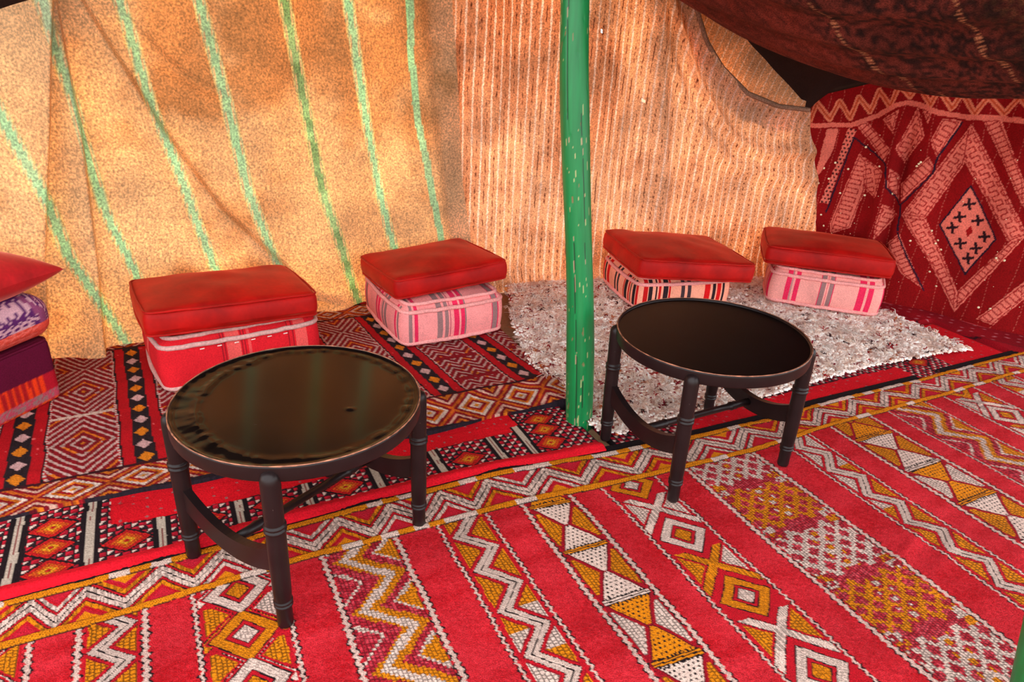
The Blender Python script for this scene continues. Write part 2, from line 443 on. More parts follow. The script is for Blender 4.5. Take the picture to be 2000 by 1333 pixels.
HAX = dict(A=((.2, .6), (.22, .86), 9), C=((.34, .9), (.51, .76), .085), D=((.43, .94), (.51, .99), .05), E=((.56, .77), (.62, .96), .05),
           F=((.61, 1.), (.66, .97), .05), G=((.7, .83), (.76, .97), .06), G2=((.61, .59), (.72, .76), .08), H=((.36, .33), (.39, .74), .09),
           H2=((.4, .72), (.48, .55), .06), I=((.56, .69), (.59, .57), .05), J=((.55, .36), (.6, .5), .05), K=((.64, .35), (.8, .13), .06),
           R1=((.83, .89), (1.17, .47), .045), R2=((1.17, .47), (1.01, .09), .045), R3=((.7, .48), (1.01, .09), .045), R4=((.7, .48), (.84, .87), .045),
           L=((.9, .99), (1.14, .67), .08), L2=((1.14, .67), (1.3, .3), .08), M=((1.15, .03), (1.27, .22), .06), M2=((1.27, .22), (1.44, .46), .06))
CD = [(0.912, 0.677), (1.089, 0.445), (1.009, 0.239), (0.831, 0.461)]
ZZ = [(0.09, 0.893), (0.105, 0.986), (0.184, 0.909), (0.208, 1.002), (0.281, 0.926), (0.299, 1.032), (0.368, 0.966), (0.384, 1.074), (0.458, 1.005), (0.477, 1.111), (0.539, 1.061), (0.56, 1.119), (0.64, 1.034), (0.658, 1.11), (0.733, 1.026), (0.758, 1.102), (0.834, 1.01), (0.867, 1.095), (0.952, 1.024), (0.99, 1.107), (1.08, 1.03), (1.12, 1.12), (1.2, 1.03), (1.24, 1.12), (1.32, 1.03)]
BD = [(0.06, 0.862), (0.294, 0.892), (0.406, 0.951), (0.484, 1.013), (0.533, 1.032), (0.588, 1.029), (0.684, 1.002), (0.797, 0.992), (0.918, 1.002), (1.037, 1.003), (1.5, 1.0)]
XS = [(0.93, 0.587), (0.907, 0.517), (0.988, 0.514), (0.89, 0.458), (1.038, 0.444), (0.946, 0.387), (1.019, 0.378), (1.0, 0.321)]
SQ = [(0.153, 0.659), (0.167, 0.62), (0.217, 0.653), (0.261, 0.687), (0.251, 0.597), (0.207, 0.57), (0.333, 0.666), (0.32, 0.534), (0.385, 0.79), (0.444, 0.542), (0.571, 0.578), (0.255, 0.396), (0.277, 0.339), (0.479, 0.707), (0.647, 0.737), (0.655, 0.748), (0.661, 0.761), (0.72, 0.355), (0.8, 0.426), (0.84, 0.379), (0.869, 0.336), (0.837, 0.362), (0.849, 0.211), (0.899, 0.143), (1.113, 0.359), (1.166, 0.105), (1.117, 0.095), (1.148, 0.351)]
BLK_LINES = [[(0.323, 0.83), (0.515, 0.726), (0.549, 0.609), (0.627, 0.529)], [(0.793, 0.964), (0.734, 0.785), (0.736, 0.712), (0.632, 0.53), (0.652, 0.396)],
             [(0.323, 0.83), (0.272, 0.417)], [(0.654, 0.386), (0.735, 0.263), (0.852, 0.11)], CD + CD[:1]]
def fret(al, ac, rowh, w=.12):
    """meander key lines: al = along, ac = across, both metres"""
    pit = .024
    bb = frac(ac / rowh); aa = al / pit + .5 * np.floor(ac / rowh)
    k = np.floor(aa) % 2
    wb = w * pit / rowh
    ln = ((np.abs(frac(aa) - .5) > .5 - w) & (bb > .12) & (bb < .88))
    ln |= (k == 0) & (np.abs(bb - .85) < wb); ln |= (k == 1) & (np.abs(bb - .15) < wb)
    return ln
nu, nz = 380, 260
a = np.linspace(0, 1, nu)[None]; b = np.linspace(0, 1, nz)[:, None]
hl = np.interp(b, [0, .3, .95, 1], [.30, .24, .03, .02])
U = hl + a * (1.75 - hl)
Z = .006 + b * (np.interp(U, [0, .055, .384, .6, 1.75], [1.0, 1.004, 1.12, 1.15, 1.2]) - .006)
pk, dk_ = lin((224, 114, 98)), lin((158, 40, 38))
c = np.broadcast_to(lin((136, 10, 14)), U.shape + (3,)).copy()
jx = U + .004 * (vnoise(U * 50, Z * 50, 61) - .5); jz = Z + .004 * (vnoise(U * 50, Z * 50, 62) - .5)
raised = np.zeros(U.shape)
for k in np.arange(.08, 1.75, .075):       # thin strings of sequins stitched down the cloth
    s_ = np.abs(U - k - .012 * np.sin(Z * 9 + k * 30)) < .0022
    on = frac(Z / .016 + k * 7) < .55
    c = np.where((s_ & on)[..., None], lin((176, 76, 66)), c)
for nm, poly in HP.items():
    m = inpoly(jx, jz, poly)
    if nm == 'B':
        dots = (frac(U / .02 + .5 * np.floor(Z / .02)) - .5) ** 2 + (frac(Z / .02) - .5) ** 2 < .08
        cc = np.where(dots[..., None], lin((60, 16, 22)), pk)
    else:
        (x0, y0), (x1, y1), rh = HAX[nm]
        L_ = math.hypot(x1 - x0, y1 - y0); tx, ty = (x1 - x0) / L_, (y1 - y0) / L_
        al = (U - x0) * tx + (Z - y0) * ty; ac = -(U - x0) * ty + (Z - y0) * tx + rh * .5
        cc = np.where(fret(al, ac, rh)[..., None], dk_, pk)
        edge = segdist(U, Z, list(poly) + [poly[0]])
        cc = np.where(((edge > .006) & (edge < .0105))[..., None], dk_, cc)
        if nm == 'A': cc = pk
    c = np.where(m[..., None], cc, c); raised = np.where(m, .003, raised)
m = inpoly(jx, jz, CD)
c = np.where(m[..., None], pk, c)
for (qx, qz) in XS:
    dx, dz = U - qx, Z - qz; r1, r2 = dx + dz, dx - dz
    cr = ((np.abs(dx * .9 + dz * .3) < .006) & (np.abs(dz) < .028)) | ((np.abs(dz * .9 - dx * .3) < .006) & (np.abs(dx) < .026))
    c = np.where(cr[..., None], lin((46, 20, 26)), c)
c = np.where((np.abs(U - .967) / .016 + np.abs(Z - .455) / .03 < 1)[..., None], lin((150, 16, 20)), c)
for pl in BLK_LINES:
    c = np.where((segdist(jx, jz, pl) < .0042)[..., None], lin((44, 22, 40)), c)
d = segdist(jx, jz, ZZ)
c = np.where((d < .0135)[..., None], np.where((d < .004)[..., None], lin((190, 70, 40)), lin((224, 122, 92))), c)
c = np.where((segdist(jx, jz, BD) < .012)[..., None], lin((224, 110, 94)), c)
dsp = .02 + .018 * np.sin(U * 11 + 1.0) + raised
dsp -= .035 * np.exp(-((U - (.60 - .04 * (Z - .5))) / .022) ** 2) * smooth01((1.0 - Z) / .2)
dsp += .03 * np.exp(-((U - (.53)) / .035) ** 2) * smooth01((1.0 - Z) / .3) + .015 * np.sin(U * 34 + Z * 4) * smooth01((Z - .2) / .3) * .5
dsp += .03 * smooth01((.25 - Z) / .25)
q = rwall(U)
P = np.stack([q[..., 0] + RN[0] * dsp, q[..., 1] + RN[1] * dsp, Z], -1)
hg = link('wall_hanging', grid_mesh('wall_hanging', P, c, np.stack([U, Z], -1)), M['hanging'])
tag(hg, 'red wool hanging embroidered with pink diamonds and fretwork at the tent side', 'wall hanging')
# sequins: small round discs sewn on
M['sequin'] = cloth_mat('sequin', (250, 232, 190), rough=.25, n1=(9, .95, 1.05), n2=(40, .95, 1.05), bump_s=0, spec=.8)
V0, F0 = lathe([(.0001, .0012), (.0045, .0008), (.0048, 0), (.0001, 0)], 8)
sqm = raw_mesh('sequin', V0, F0); sqm.materials.append(M['sequin'])
def hang_pt(u, z, off):
    i = int(np.clip(round((z / 1.1) * (nz - 1)), 0, nz - 1)); j = int(np.argmin(np.abs(U[i] - u)))
    i = int(np.argmin(np.abs(Z[:, j] - z)))
    return Vector(P[i, j]) + Vector((RN[0] * off, RN[1] * off, 0))
rot = Vector((RN[0], RN[1], 0)).to_track_quat('Z', 'Y').to_euler()
pts = list(SQ)
for k in range(70):
    pts.append((random.uniform(.12, 1.4), random.uniform(.06, .86)))
for i, (qu, qz) in enumerate(pts):
    o = link('sequin', sqm, None, hg); o.location = hang_pt(qu, qz, .003); o.rotation_euler = (rot.x + random.uniform(-.4, .4), rot.y, rot.z + random.uniform(-.4, .4))
    o.scale = (1.3,) * 3 if i < len(SQ) else (random.uniform(.35, .6),) * 3

# ------------------------------------------------------------------ sagging goat-hair tent cloth
BEL = np.array([(.55, 3.75, 1.72), (.91, 3.5, 1.443), (1.15, 3.3, 1.275), (1.394, 3.1, 1.18), (1.61, 2.9, 1.148), (1.771, 2.7, 1.167), (1.90, 2.48, 1.205), (2.05, 2.15, 1.28), (2.2, 1.6, 1.42), (2.3, 1.0, 1.6)])
def crom3(P, n): 
    return np.stack([crom(np.stack([P[:, 0], P[:, k]], -1), n)[:, 1] for k in (0, 1, 2)], -1)
B3 = crom3(BEL, 26)
nb = len(B3); tv = np.linspace(-.55, 1.35, 300)
Dirv = np.array((-.80, -.60))
PP = np.zeros((len(tv), nb, 3)); 
tvc = tv[:, None]
PP[..., 0] = B3[None, :, 0] + Dirv[0] * tvc; PP[..., 1] = B3[None, :, 1] + Dirv[1] * tvc
PP[..., 2] = B3[None, :, 2] + np.where(tvc > 0, .30 * tvc ** 2 / (1 + .25 * tvc), .5 * tvc ** 2) + .010 * np.sin(tvc * 26 + np.arange(nb)[None] * .08)
sl = np.arange(nb)[None] / nb + 0 * tvc; tt = tvc + 0 * sl
mixf = smooth01((vnoise(sl * 230, tt * 60, 71) * .7 + vnoise(sl * 60, tt * 20, 72) * .3 - .25) * 2)[..., None] * (1 - .55 * smooth01((sl - .55) / .12))[..., None]
c = lin((40, 22, 22)) * (1 - mixf) + lin((112, 50, 42)) * mixf
gold = smooth01((sl - .62) / .2)[..., None] * (vnoise(sl * 300, tt * 90, 73) > .62)[..., None]
c = c * (1 - gold) + lin((150, 116, 74)) * gold
redd = (smooth01((.455 - sl) / .05) * (.4 + .6 * vnoise(sl * 200, tt * 9, 75)))[..., None] * .6
c = c * (1 - redd) + lin((128, 44, 30)) * redd
for t0 in (.457, .618):
    sm = (np.abs(sl - t0 - .004 * np.sin(tt * 7)) < .0026) & (frac(tt * 60) < .5)
    c = np.where(sm[..., None], lin((176, 122, 90)), c)
M['goat'] = cloth_mat('goat_hair_cloth', n1=(6, .7, 1.2), n2=(220, .45, 1.5), bump_s=.8, bump_d=.006)
tcl = link('tent_cloth', grid_mesh('tent_cloth', PP, c), M['goat'])
tag(tcl, 'sagging brown and black goat hair tent cloth with stitched seams', 'tent cloth')

# ------------------------------------------------------------------ carpets (s runs along the carpet border, t towards the viewer)
ANG = -1.0951
TD = np.array((math.cos(ANG), math.sin(ANG))); SD = np.array((-TD[1], TD[0])); ORG = np.array((.3, 2.08))
def floor_xy(s, t):
    return ORG[0] + s * SD[0] + t * TD[0], ORG[1] + s * SD[1] + t * TD[1]
RED, RED2, WHT, YEL, BLK, DRD = (lin(v) for v in ((182, 14, 30), (154, 10, 28), (222, 190, 176), (218, 126, 8), (26, 15, 19), (136, 8, 26)))
def put(c, m, v): 
    return np.where(m[..., None], v, c)

# ---- the large red kilim
IS = [-2.2, -1.632, -1.4, -1.124, -.976, -.724, -.436, -.104, .101, .536, .849, 1.35, 2.109, 2.6]
IT = [.22, .213, .2, .19, .186, .184, .184, .21, .222, .241, .22, .217, .21, .21]
OS = [-2.2, -1.629, -1.397, -1.22, -1.036, -.674, -.365, -.044, .35, .697, .974, 1.514, 2.339, 2.6]
OT = [.08, .074, .067, .058, .045, .038, .034, .064, .095, .108, .092, .094, .089, .089]
def smooth_interp(x, xs, ys):
    return (np.interp(x - .06, xs, ys) + np.interp(x, xs, ys) * 2 + np.interp(x + .06, xs, ys)) / 4
TOPV = [-2.3, -2.1, -1.95, -1.8, -1.639, -1.52, -1.355, -1.211, -1.06, -.9, -.745, -.584, -.43, -.231, -.05, .148, .368, .57, .76, .95, 1.14, 1.33, 1.52, 1.71, 1.9, 2.09, 2.28, 2.5]
def stitch(c, s, t, ps, pt, amt, m):
    """darkens the gaps between rows of stitches inside mask m"""
    g = np.maximum(np.abs(frac(s / ps) - .5), np.abs(frac(t / pt + .5 * (np.floor(s / ps) % 2)) - .5))
    k = np.where(m & (g > .36), amt, 1.0)
    return c * k[..., None]
def paint_main(s0, t0):
    s = s0 + .006 * (vnoise(s0 * 9, t0 * 9, 1) - .5) + .003 * (vnoise(s0 * 45, t0 * 45, 2) - .5)
    t = t0 + .008 * (vnoise(s0 * 7, t0 * 7, 3) - .5) + .003 * (vnoise(s0 * 45, t0 * 45, 4) - .5)
    tin = smooth_interp(s, IS, IT); tout = smooth_interp(s, OS, OT)
    q = (t - tout) / (tin - tout); tt = t - tin + .2
    ab = vnoise(s0 * 9, t0 * 26, 5) * .45 + vnoise(s0 * 150, t0 * 190, 6) * .35 + vnoise(s0 * 330, t0 * 330, 66) * .30
    ab = np.clip((ab - .25) * 1.5, 0, 1)
    c = lin((168, 6, 18)) * (1 - ab[..., None]) + lin((210, 42, 54)) * ab[..., None]
    hgt = np.zeros(s.shape)
    # --- stripes
    def band(a0, a1): 
        return (s > a0) & (s < a1) & (q > 1)
    def zigtri(c, a0, a1, tr, hp, seed):
        W = a1 - a0; m = band(a0, a1)
        ph = (tt - tr) / (2 * hp)
        sc = a0 + W * (.24 + .52 * (1 - tri(ph)))
        dl = (s - sc) * .68
        c = put(c, m, RED)
        ctr = np.abs(dl)
        idx = np.floor(ph + np.where(dl > 0, .5, 0)) * 2 + (dl > 0)
        colr = np.where((hash2(np.floor(idx / 3) + 50, 0 * idx, seed) > .45)[..., None], YEL, WHT)
        x = (s - a0) / W
        fill = m & (ctr > .021) & (x > .07) & (x < .93)
        c = put(c, fill & (ctr < .0245), DRD); fl_ = fill & (ctr > .0245)
        c = np.where(fl_[..., None], colr, c); c = stitch(c, s, t, .0115, .0105, .25, fl_)
        w = m & (ctr < .0145)
        c = put(c, w, WHT); c = put(c, m & (ctr < .0016), BLK)
        c = put(c, m & (ctr > .0125) & (ctr < .0155) & (frac(t / .007) < .6), BLK)
        c = stitch(c, dl, t, .2, .0075, .72, w & (ctr > .003))
        return c
    def hour(c, a0, a1, tb, per, seed, halves='YWWWWYYW', kb=-1, bars='YYWY', sides='YYWY'):
        W = a1 - a0; m = band(a0, a1); cx = (a0 + a1) / 2
        ph = (tt - tb) / per; k = np.floor(ph + .5); f = ph - k             # f -.5..+.5, base at 0
        hw = W * (.47 - .44 * np.abs(f) * 2)
        ds = np.abs(s - cx)
        c = put(c, m, RED2)
        pick = lambda st, i: np.array([ch == 'Y' for ch in st])[np.asarray(i).astype(int) % len(st)][..., None]
        fcol = np.where(pick(halves, (k - kb) * 2 + (f > 0)), YEL, WHT)
        inn = m & (ds < hw) & (np.abs(f) * per > .009) & (np.abs(f) < .485)
        c = np.where(inn[..., None], fcol, c)
        dot = (frac(s / .0135 + .5 * (np.floor(t / .0125) % 2)) - .5) ** 2 + ((frac(t / .0125) - .5)) ** 2 < .055
        c = put(c, inn & dot & (hw - ds > .006), BLK)
        c = put(c, m & (np.abs(ds - hw) < .0022), BLK * .6 + RED2 * .4)
        kcol = np.where(pick(bars, k - kb), YEL, WHT)
        st_ = m & (np.abs(f) * per < .009) & (ds < W * .47)
        c = put(c, st_, BLK); c = np.where((st_ & (np.abs(np.abs(f) * per - .004) < .0022))[..., None], kcol, c)
        saw_ = m & (np.abs(np.abs(f) * per - .011) < .003) & (frac(s / .011) < .5) & (ds < hw); c = put(c, saw_, BLK)
        sd = (ds - hw); fa = .5 - np.abs(f)
        side = m & (sd > .011) & (ds < W * .47 - fa * 0) & (np.abs(f) > .16)
        scol = np.where(pick(sides, np.floor(ph) - kb), YEL, WHT)
        c = np.where(side[..., None], scol, c); c = stitch(c, s, t, .011, .010, .3, side)
        return c
    def xdia(c, a0, a1, tx, per, seed):
        m = band(a0, a1); cx = (a0 + a1) / 2; W = a1 - a0; k2 = .5 * W / .0865
        ds = (s - cx) / k2; 
        ph = (tt - tx) / per; k = np.floor(ph / 2 + .25); dt = (tt - tx) - k * 2 * per      # X at dt=0
        dd = np.where(dt > 0, dt - per, dt + per) ; kd = np.floor(ph / 2)                    # diamond
        c = put(c, m, RED)
        mm = np.abs(ds) + np.abs(dt)
        ar = np.abs(np.abs(ds) - np.abs(dt)) * .7
        odd = (k + seed) % 2 == 1; oddd = (kd + seed) % 2 == 1
        xc = np.where(odd[..., None], YEL, WHT)
        tri_ = m & (np.abs(ds) - np.abs(dt) > .026) & (np.abs(ds) < .078); 
        tc_ = np.where((hash2(k + 30, (ds > 0) * 1 + 3, seed) > .5)[..., None], YEL, WHT)
        c = np.where(tri_[..., None], tc_, c); c = stitch(c, s, t, .0105, .0095, .28, tri_)
        arm = m & (ar < .0112) & (np.abs(dt) < .098)
        c = np.where(arm[..., None], xc, c); c = stitch(c, s, t, .0065, .2, .5, arm)
        c = put(c, m & (np.abs(ar - .0122) < .0018) & (np.abs(dt) < .098) & (frac(s / .007) < .6), BLK)
        md = np.abs(ds) + np.abs(dd) * .95
        dc = np.where(oddd[..., None], YEL, WHT)
        ic = np.where(oddd[..., None], WHT, YEL)
        c = put(c, m & (md < .085), RED)
        rg = m & (md > .044) & (md < .075)
        c = np.where(rg[..., None], dc, c); c = stitch(c, s - t, s + t, .008, .0075, .55, rg)
        c = put(c, m & (np.abs(md - .0425) < .002), BLK); c = put(c, m & (np.abs(md - .077) < .002), BLK)
        ce = m & (md < .027)
        c = np.where(ce[..., None], ic, c); c = stitch(c, s, t, .008, .0075, .45, ce); c = put(c, m & (np.abs(md - .0285) < .0018), BLK)
        return c
    def pix(c, a0, a1, tc0, per):
        m = band(a0, a1); cx = (a0 + a1) / 2; W = a1 - a0; u = .0092
        sq = (np.floor((s - cx) / u) + .5) * u; tq = (np.floor(tt / (u * .92)) + .5) * u * .92
        k = np.floor((tq - tc0) / per + .5); dt = tq - tc0 - k * per
        A = (sq + dt) / .0585; B = (sq - dt) / .0585
        fa = np.abs(A - np.round(A)); fb = np.abs(B - np.round(B))
        h = hash2(np.floor((s - cx) / u) + 100, np.floor(tt / (u * .92)), 5)
        c = put(c, m, lin((176, 34, 48))); c = np.where((m & (h > .62))[..., None], lin((208, 66, 78)), c)
        reg = np.abs(dt) < .098 - .35 * np.abs(np.abs(sq) - .06)
        lines = m & reg & ((fa > .33) | (fb > .33))
        lc = np.where((k % 2 == 0)[..., None], YEL, WHT); oc = np.where((k % 2 == 0)[..., None], WHT, YEL)
        c = np.where(lines[..., None], lc, c)
        cen = m & reg & (fa < .22) & (fb < .22) & (np.abs(sq) < .03)
        c = np.where(cen[..., None], oc, c)
        sidec = m & ~reg & (np.abs(sq) > W * .36) ; c = np.where((sidec & (h > .35))[..., None], oc, c)
        return stitch(c, s - cx, tt, u, u * .92, .32, m)
    def pixzig(c, a0, a1, tr, hp):
        m = band(a0, a1); W = a1 - a0; u = .0088
        sq = (np.floor((s - a0) / u) + .5) * u; tq = (np.floor(tt / u) + .5) * u
        sc = W * (.22 + .56 * (1 - tri((tq - tr) / (2 * hp)))); dl = (sq - sc) * .7
        h = hash2(np.floor(s / u) + 100, np.floor(tt / u), 6)
        c = put(c, m, np.array(lin((170, 28, 44)))); c = np.where((m & (h > .6))[..., None], lin((206, 60, 74)), c)
        c = put(c, m & (np.abs(dl) < .0105), WHT)
        c = put(c, m & (dl > .0105) & (dl < .030), YEL); c = put(c, m & (dl > -.020) & (dl < -.0105), YEL)
        c = put(c, m & (dl > .052) & (dl < .060), WHT); c = put(c, m & (dl > .06), YEL); c = put(c, m & (dl < -.05) & (dl > -.058), WHT)
        return stitch(c, s - a0, tt, u, u, .34, m)
    c = zigtri(c, -1.52, -1.405, .241, .055, 1); c = xdia(c, -1.28, -1.098, .318, .074, 3); c = pixzig(c, -.96, -.782, .345, .092)
    c = zigtri(c, -.635, -.503, .205, .0735, 5); c = hour(c, -.368, -.226, .443, .203, 6); c = xdia(c, -.096, .08, .36, .127, 8)
    c = pix(c, .222, .484, .46, .2145); c = zigtri(c, .645, .766, .329, .0715, 9); c = hour(c, .905, 1.095, .318, .195, 11, 'YWWYYWWY', 0, 'YW', 'YWY')
    c = pixzig(c, 1.225, 1.415, .30, .092); c = xdia(c, 1.56, 1.74, .30, .11, 12); c = zigtri(c, 1.88, 2.02, .31, .075, 13)
    c = xdia(c, -1.80, -1.64, .25, .075, 14); c = hour(c, -2.1, -1.92, .3, .19, 15); c = hour(c, 2.15, 2.34, .3, .19, 17)
    for sd_, thick in ((-1.9, 1), (-1.626, 1), (-1.53, 1), (-1.395, 1), (-1.289, .55), (-1.088, .6), (-.97, 1), (-.77, 1.05), (-.645, .5), (-.495, .5), (-.38, 1), (-.216, 1), (-.105, .5), (.087, .5), (.209, 1.1), (.496, 1.1), (.636, .5), (.775, .5), (.894, 1), (1.108, 1), (1.21, .5), (1.43, .5), (1.55, .8), (1.75, .8), (1.87, .5), (2.03, .5), (2.14, 1)):
        dl = np.abs(s - sd_ + .0035 * (tri(tt / .021) - .5) * 2)
        m = (q > 1) & (dl < .0105 * (.5 + .5 * thick)); bk = hash2(np.floor(tt / .0095) + 0 * s, np.floor((s - sd_) / .006) + 9, 2) > .35
        c = put(c, m & bk, BLK); c = put(c, (q > 1) & (dl < .0048 * thick + .0008), lin((236, 194, 180)))
        c = stitch(c, s * 0, tt, .1, .0105, .72, (q > 1) & (dl < .006 * thick))
    # --- zigzag border
    bm_ = (q > 0) & (q < 1)
    ph = np.interp(s, TOPV, np.arange(len(TOPV)))
    qc = .20 + .60 * tri(ph)
    dl = (q - qc) * .14 * .70
    c = put(c, bm_, RED)
    ad = np.abs(dl)
    idx = np.where(dl > 0, np.floor(ph + .5) * 2, np.floor(ph) * 2 + 1)
    ycol = np.where((hash2(idx + 40, 0 * idx, 4) > .42)[..., None], YEL, WHT)
    w2 = bm_ & (ad > .0245) & (ad < .036); c = np.where(w2[..., None], ycol, c); c = stitch(c, s, t, .0075, .2, .5, w2)
    c = put(c, bm_ & (np.abs(ad - .0235) < .0014), BLK); c = put(c, bm_ & (ad > .044), np.array(lin((186, 24, 44))))
    c = put(c, bm_ & (ad > .05) & (hash2(idx + 40, 0 * idx + 2, 4) > .5), YEL)
    w = bm_ & (ad < .0150); c = put(c, w, WHT); c = put(c, bm_ & (ad < .0017), BLK)
    c = put(c, bm_ & (ad > .0135) & (ad < .0165) & (frac(s / .0075) < .6), BLK)
    c = stitch(c, s, t, .0078, .2, .5, w & (ad > .003))
    # --- the two rope-like border lines
    for qq, sd_ in ((0., 1), (1., 2)):
        dl = np.abs(q - qq) * .14
        seg = hash2(np.floor(s / .055 + .4 * np.sin(s * 9)) + 60, 0 * s, 20 + sd_)
        rc = np.where((seg > (.24 if sd_ == 1 else .30))[..., None], YEL, WHT)
        c = put(c, dl < .0125, BLK)
        line = dl < .0098; c = np.where(line[..., None], rc, c)
        c = c * np.where(line & (frac(s / .0085 + (q - qq) * 14 * .14 * 6) < .28), .42, 1.0)[..., None]
        hgt = np.where(line, .0035, hgt)
    c = put(c, (q < 0) & (np.abs(q) * .14 > .0125), BLK)
    hgt += np.where(q > 1, .0, .001)
    wr = .006 * np.exp(-((t0 - (.86 - .35 * (s0 - .4))) / .02) ** 2) * np.exp(-((s0 - .55) / .16) ** 2)
    wr += .005 * np.exp(-((t0 - (.95 - .35 * (s0 - .4))) / .025) ** 2) * np.exp(-((s0 - .65) / .16) ** 2)
    z = .007 + hgt + wr + .006 * (vnoise(s0 * 5, t0 * 5, 8) - .5) + .0012 * (vnoise(s0 * 160, t0 * 160, 9) - .5)
    return c, z
sv = np.concatenate([np.arange(-2.45, -1.98, .009), np.arange(-1.98, 1.15, .0031), np.arange(1.15, 2.36, .006)])
tv = np.concatenate([np.arange(.02, 1.20, .0031), np.arange(1.2, 1.5, .008)])
S, T = np.meshgrid(sv, tv)
T = smooth_interp(S, OS, OT) * (1 - smooth01((T - .02) / .4)) + T - .055 * (1 - smooth01((T - .02) / .4)) - .008
c, z = paint_main(S, T)
X, Y = floor_xy(S, T)
kil = link('red_kilim', grid_mesh('red_kilim', np.stack([X, Y, z], -1), c, np.stack([S, T], -1), skirt=-.019), M['rug'])
tag(kil, 'large red kilim with yellow and white zigzag and diamond bands under both tables', 'carpet')
# ---- which floor points lie inside the tent walls
def inside(X, Y, margin=.02):
    yw = np.interp(X, WC[:, 0], WC[:, 1]) - margin
    dr = (X - RA[0]) * RN[0] + (Y - RA[1]) * RN[1]
    return (Y < yw) & (dr > margin)
def face_keep(m):
    return m[:-1, :-1] & m[1:, :-1] & m[:-1, 1:] & m[1:, 1:]

# ---- dark red kilim by the back wall
def paint_back(s0, t0):
    sl = .05 + .058 * (s0 + 1.4)
    s = s0 - sl * (t0 + .48) + .006 * (vnoise(s0 * 12, t0 * 12, 81) - .5); t = t0 + .006 * (vnoise(s0 * 12, t0 * 12, 82) - .5)
    ab = vnoise(s0 * 10, t0 * 50, 83)[..., None]
    c = lin((178, 14, 24)) * (1 - .4 * ab) + lin((140, 10, 20)) * (.4 * ab)
    c = put(c, vnoise(s0 * 60, t0 * 60, 87) > .93, lin((220, 90, 90)))
    per = .346; ph = (s + 1.38) / per; k = np.floor(ph + .5); ds = (ph - k) * per           # dark band at ds = 0
    dk = np.abs(ds) < .030
    c = put(c, dk, lin((38, 26, 30)))
    kt = np.floor(t / .082); dt = t - (kt + .5) * .082
    dia = dk & (np.abs(ds) / .023 + np.abs(dt) / .030 < 1)
    c = np.where(dia[..., None], np.where((kt % 2 == 0)[..., None], lin((214, 120, 24)), lin((206, 160, 156))), c)
    k2 = np.floor(ph); d2 = (ph - k2 - .5) * per                                            # wide band at d2 = 0
    wide = np.abs(d2) < .098
    c = put(c, wide, lin((132, 16, 26)))
    kk = np.floor((t + .607) / .373 + .5); e = t + .607 - kk * .373
    md = np.abs(d2) * 1.15 + np.abs(e) * .9
    la = (frac(md / .034 + .1) < .36); ca = np.where((md < .022)[..., None], lin((210, 120, 30)), lin((196, 160, 150)))
    ora = frac(md / .081 + .2) < .25
    lb = frac((t + .042 * tri(d2 / .075 + .25)) / .036) < .33
    isA = (k2 == -1) | (k2 == 2)
    lnm = np.where(isA, la, lb & (frac(t / .19) < .86)); 
    c = np.where((wide & lnm)[..., None], np.where((ora & (hash2(np.floor(t / .05), np.floor(d2 / .05) + 8) > .5))[..., None], lin((214, 110, 30)), ca), c)
    c = put(c, wide & isA & (np.abs(t + .80 + .1 * d2) < .009), lin((206, 176, 160)))
    c = put(c, (np.abs(np.abs(d2) - .102) < .0035) & (frac(t / .016) < .6), lin((196, 170, 160))); c = put(c, (np.abs(np.abs(d2) - .107) < .003), BLK)
    up_ = np.interp(s0, [-2.2, -1.3, -.5, .1], [-.405, -.41, -.472, -.46])
    for lo, hi, pr in ((-.285, up_, .185), (-1.47 + 0 * s0, -1.33 + 0 * s0, .17)):
        a_, b_ = np.minimum(lo, hi), np.maximum(lo, hi)
        m = (t > a_ - .012) & (t < b_ + .012); c = put(c, m, lin((58, 14, 22)))
        m = (t > a_) & (t < b_); qv = (t - a_) / (b_ - a_) - .5
        kx = np.floor(s0 / pr); dx = (s0 / pr - kx - .5)
        md = np.abs(dx) * 1.0 + np.abs(qv) * .95
        pal = [lin((214, 130, 24)), lin((224, 190, 176)), lin((150, 14, 26)), lin((214, 110, 26)), lin((226, 200, 184)), lin((140, 14, 30)), lin((206, 96, 26)), lin((150, 18, 30)), lin((222, 170, 150)), lin((120, 12, 26)), lin((210, 110, 26)), lin((90, 12, 24))]
        edges = np.linspace(.06, 1.0, len(pal)); idx = np.clip(np.searchsorted(edges, md.ravel()).reshape(md.shape), 0, len(pal) - 1)
        c = np.where(m[..., None], np.array(pal)[idx], c)
        c = stitch(c, s0 + t0, s0 - t0, .010, .010, .62, m)
    low = t > -.285; c = put(c, low, lin((36, 26, 34)))
    c = stitch(c, s0, t0, .008, .009, .72, wide | dk)
    hg = .010 * (vnoise(s0 * 4, t0 * 4, 84) - .5) + .010 * np.exp(-((t0 + .47) / .03) ** 2) * vnoise(s0 * 5, t0 * 2, 88)
    hg = hg + .022 * np.exp(-((s0 - .03) / .06) ** 2) * np.exp(-((t0 + .38) / .10) ** 2)
    return c, .017 + hg + .0012 * (vnoise(s0 * 150, t0 * 150, 85) - .5)
S, T = np.meshgrid(np.concatenate([np.arange(-2.75, -2.0, .012), np.arange(-2.0, .10, .0048)]), np.arange(-1.75, -.272, .0048))
S = np.minimum(S, .10)
T = T + (.010 * np.sin(S * 9) + .012 * (vnoise(S * 8, S * 0, 86) - .5)) * smooth01((T + .5) / .2)
c, z = paint_back(S, T); X, Y = floor_xy(S, T)
rg = link('dark_red_kilim', grid_mesh('dark_red_kilim', np.stack([X, Y, z], -1), c, np.stack([S, T], -1), drop=~face_keep(inside(X, Y)), skirt=-.018), M['rug_fine'])
tag(rg, 'dark red kilim with black diamond stripes lying along the blanket wall', 'carpet')

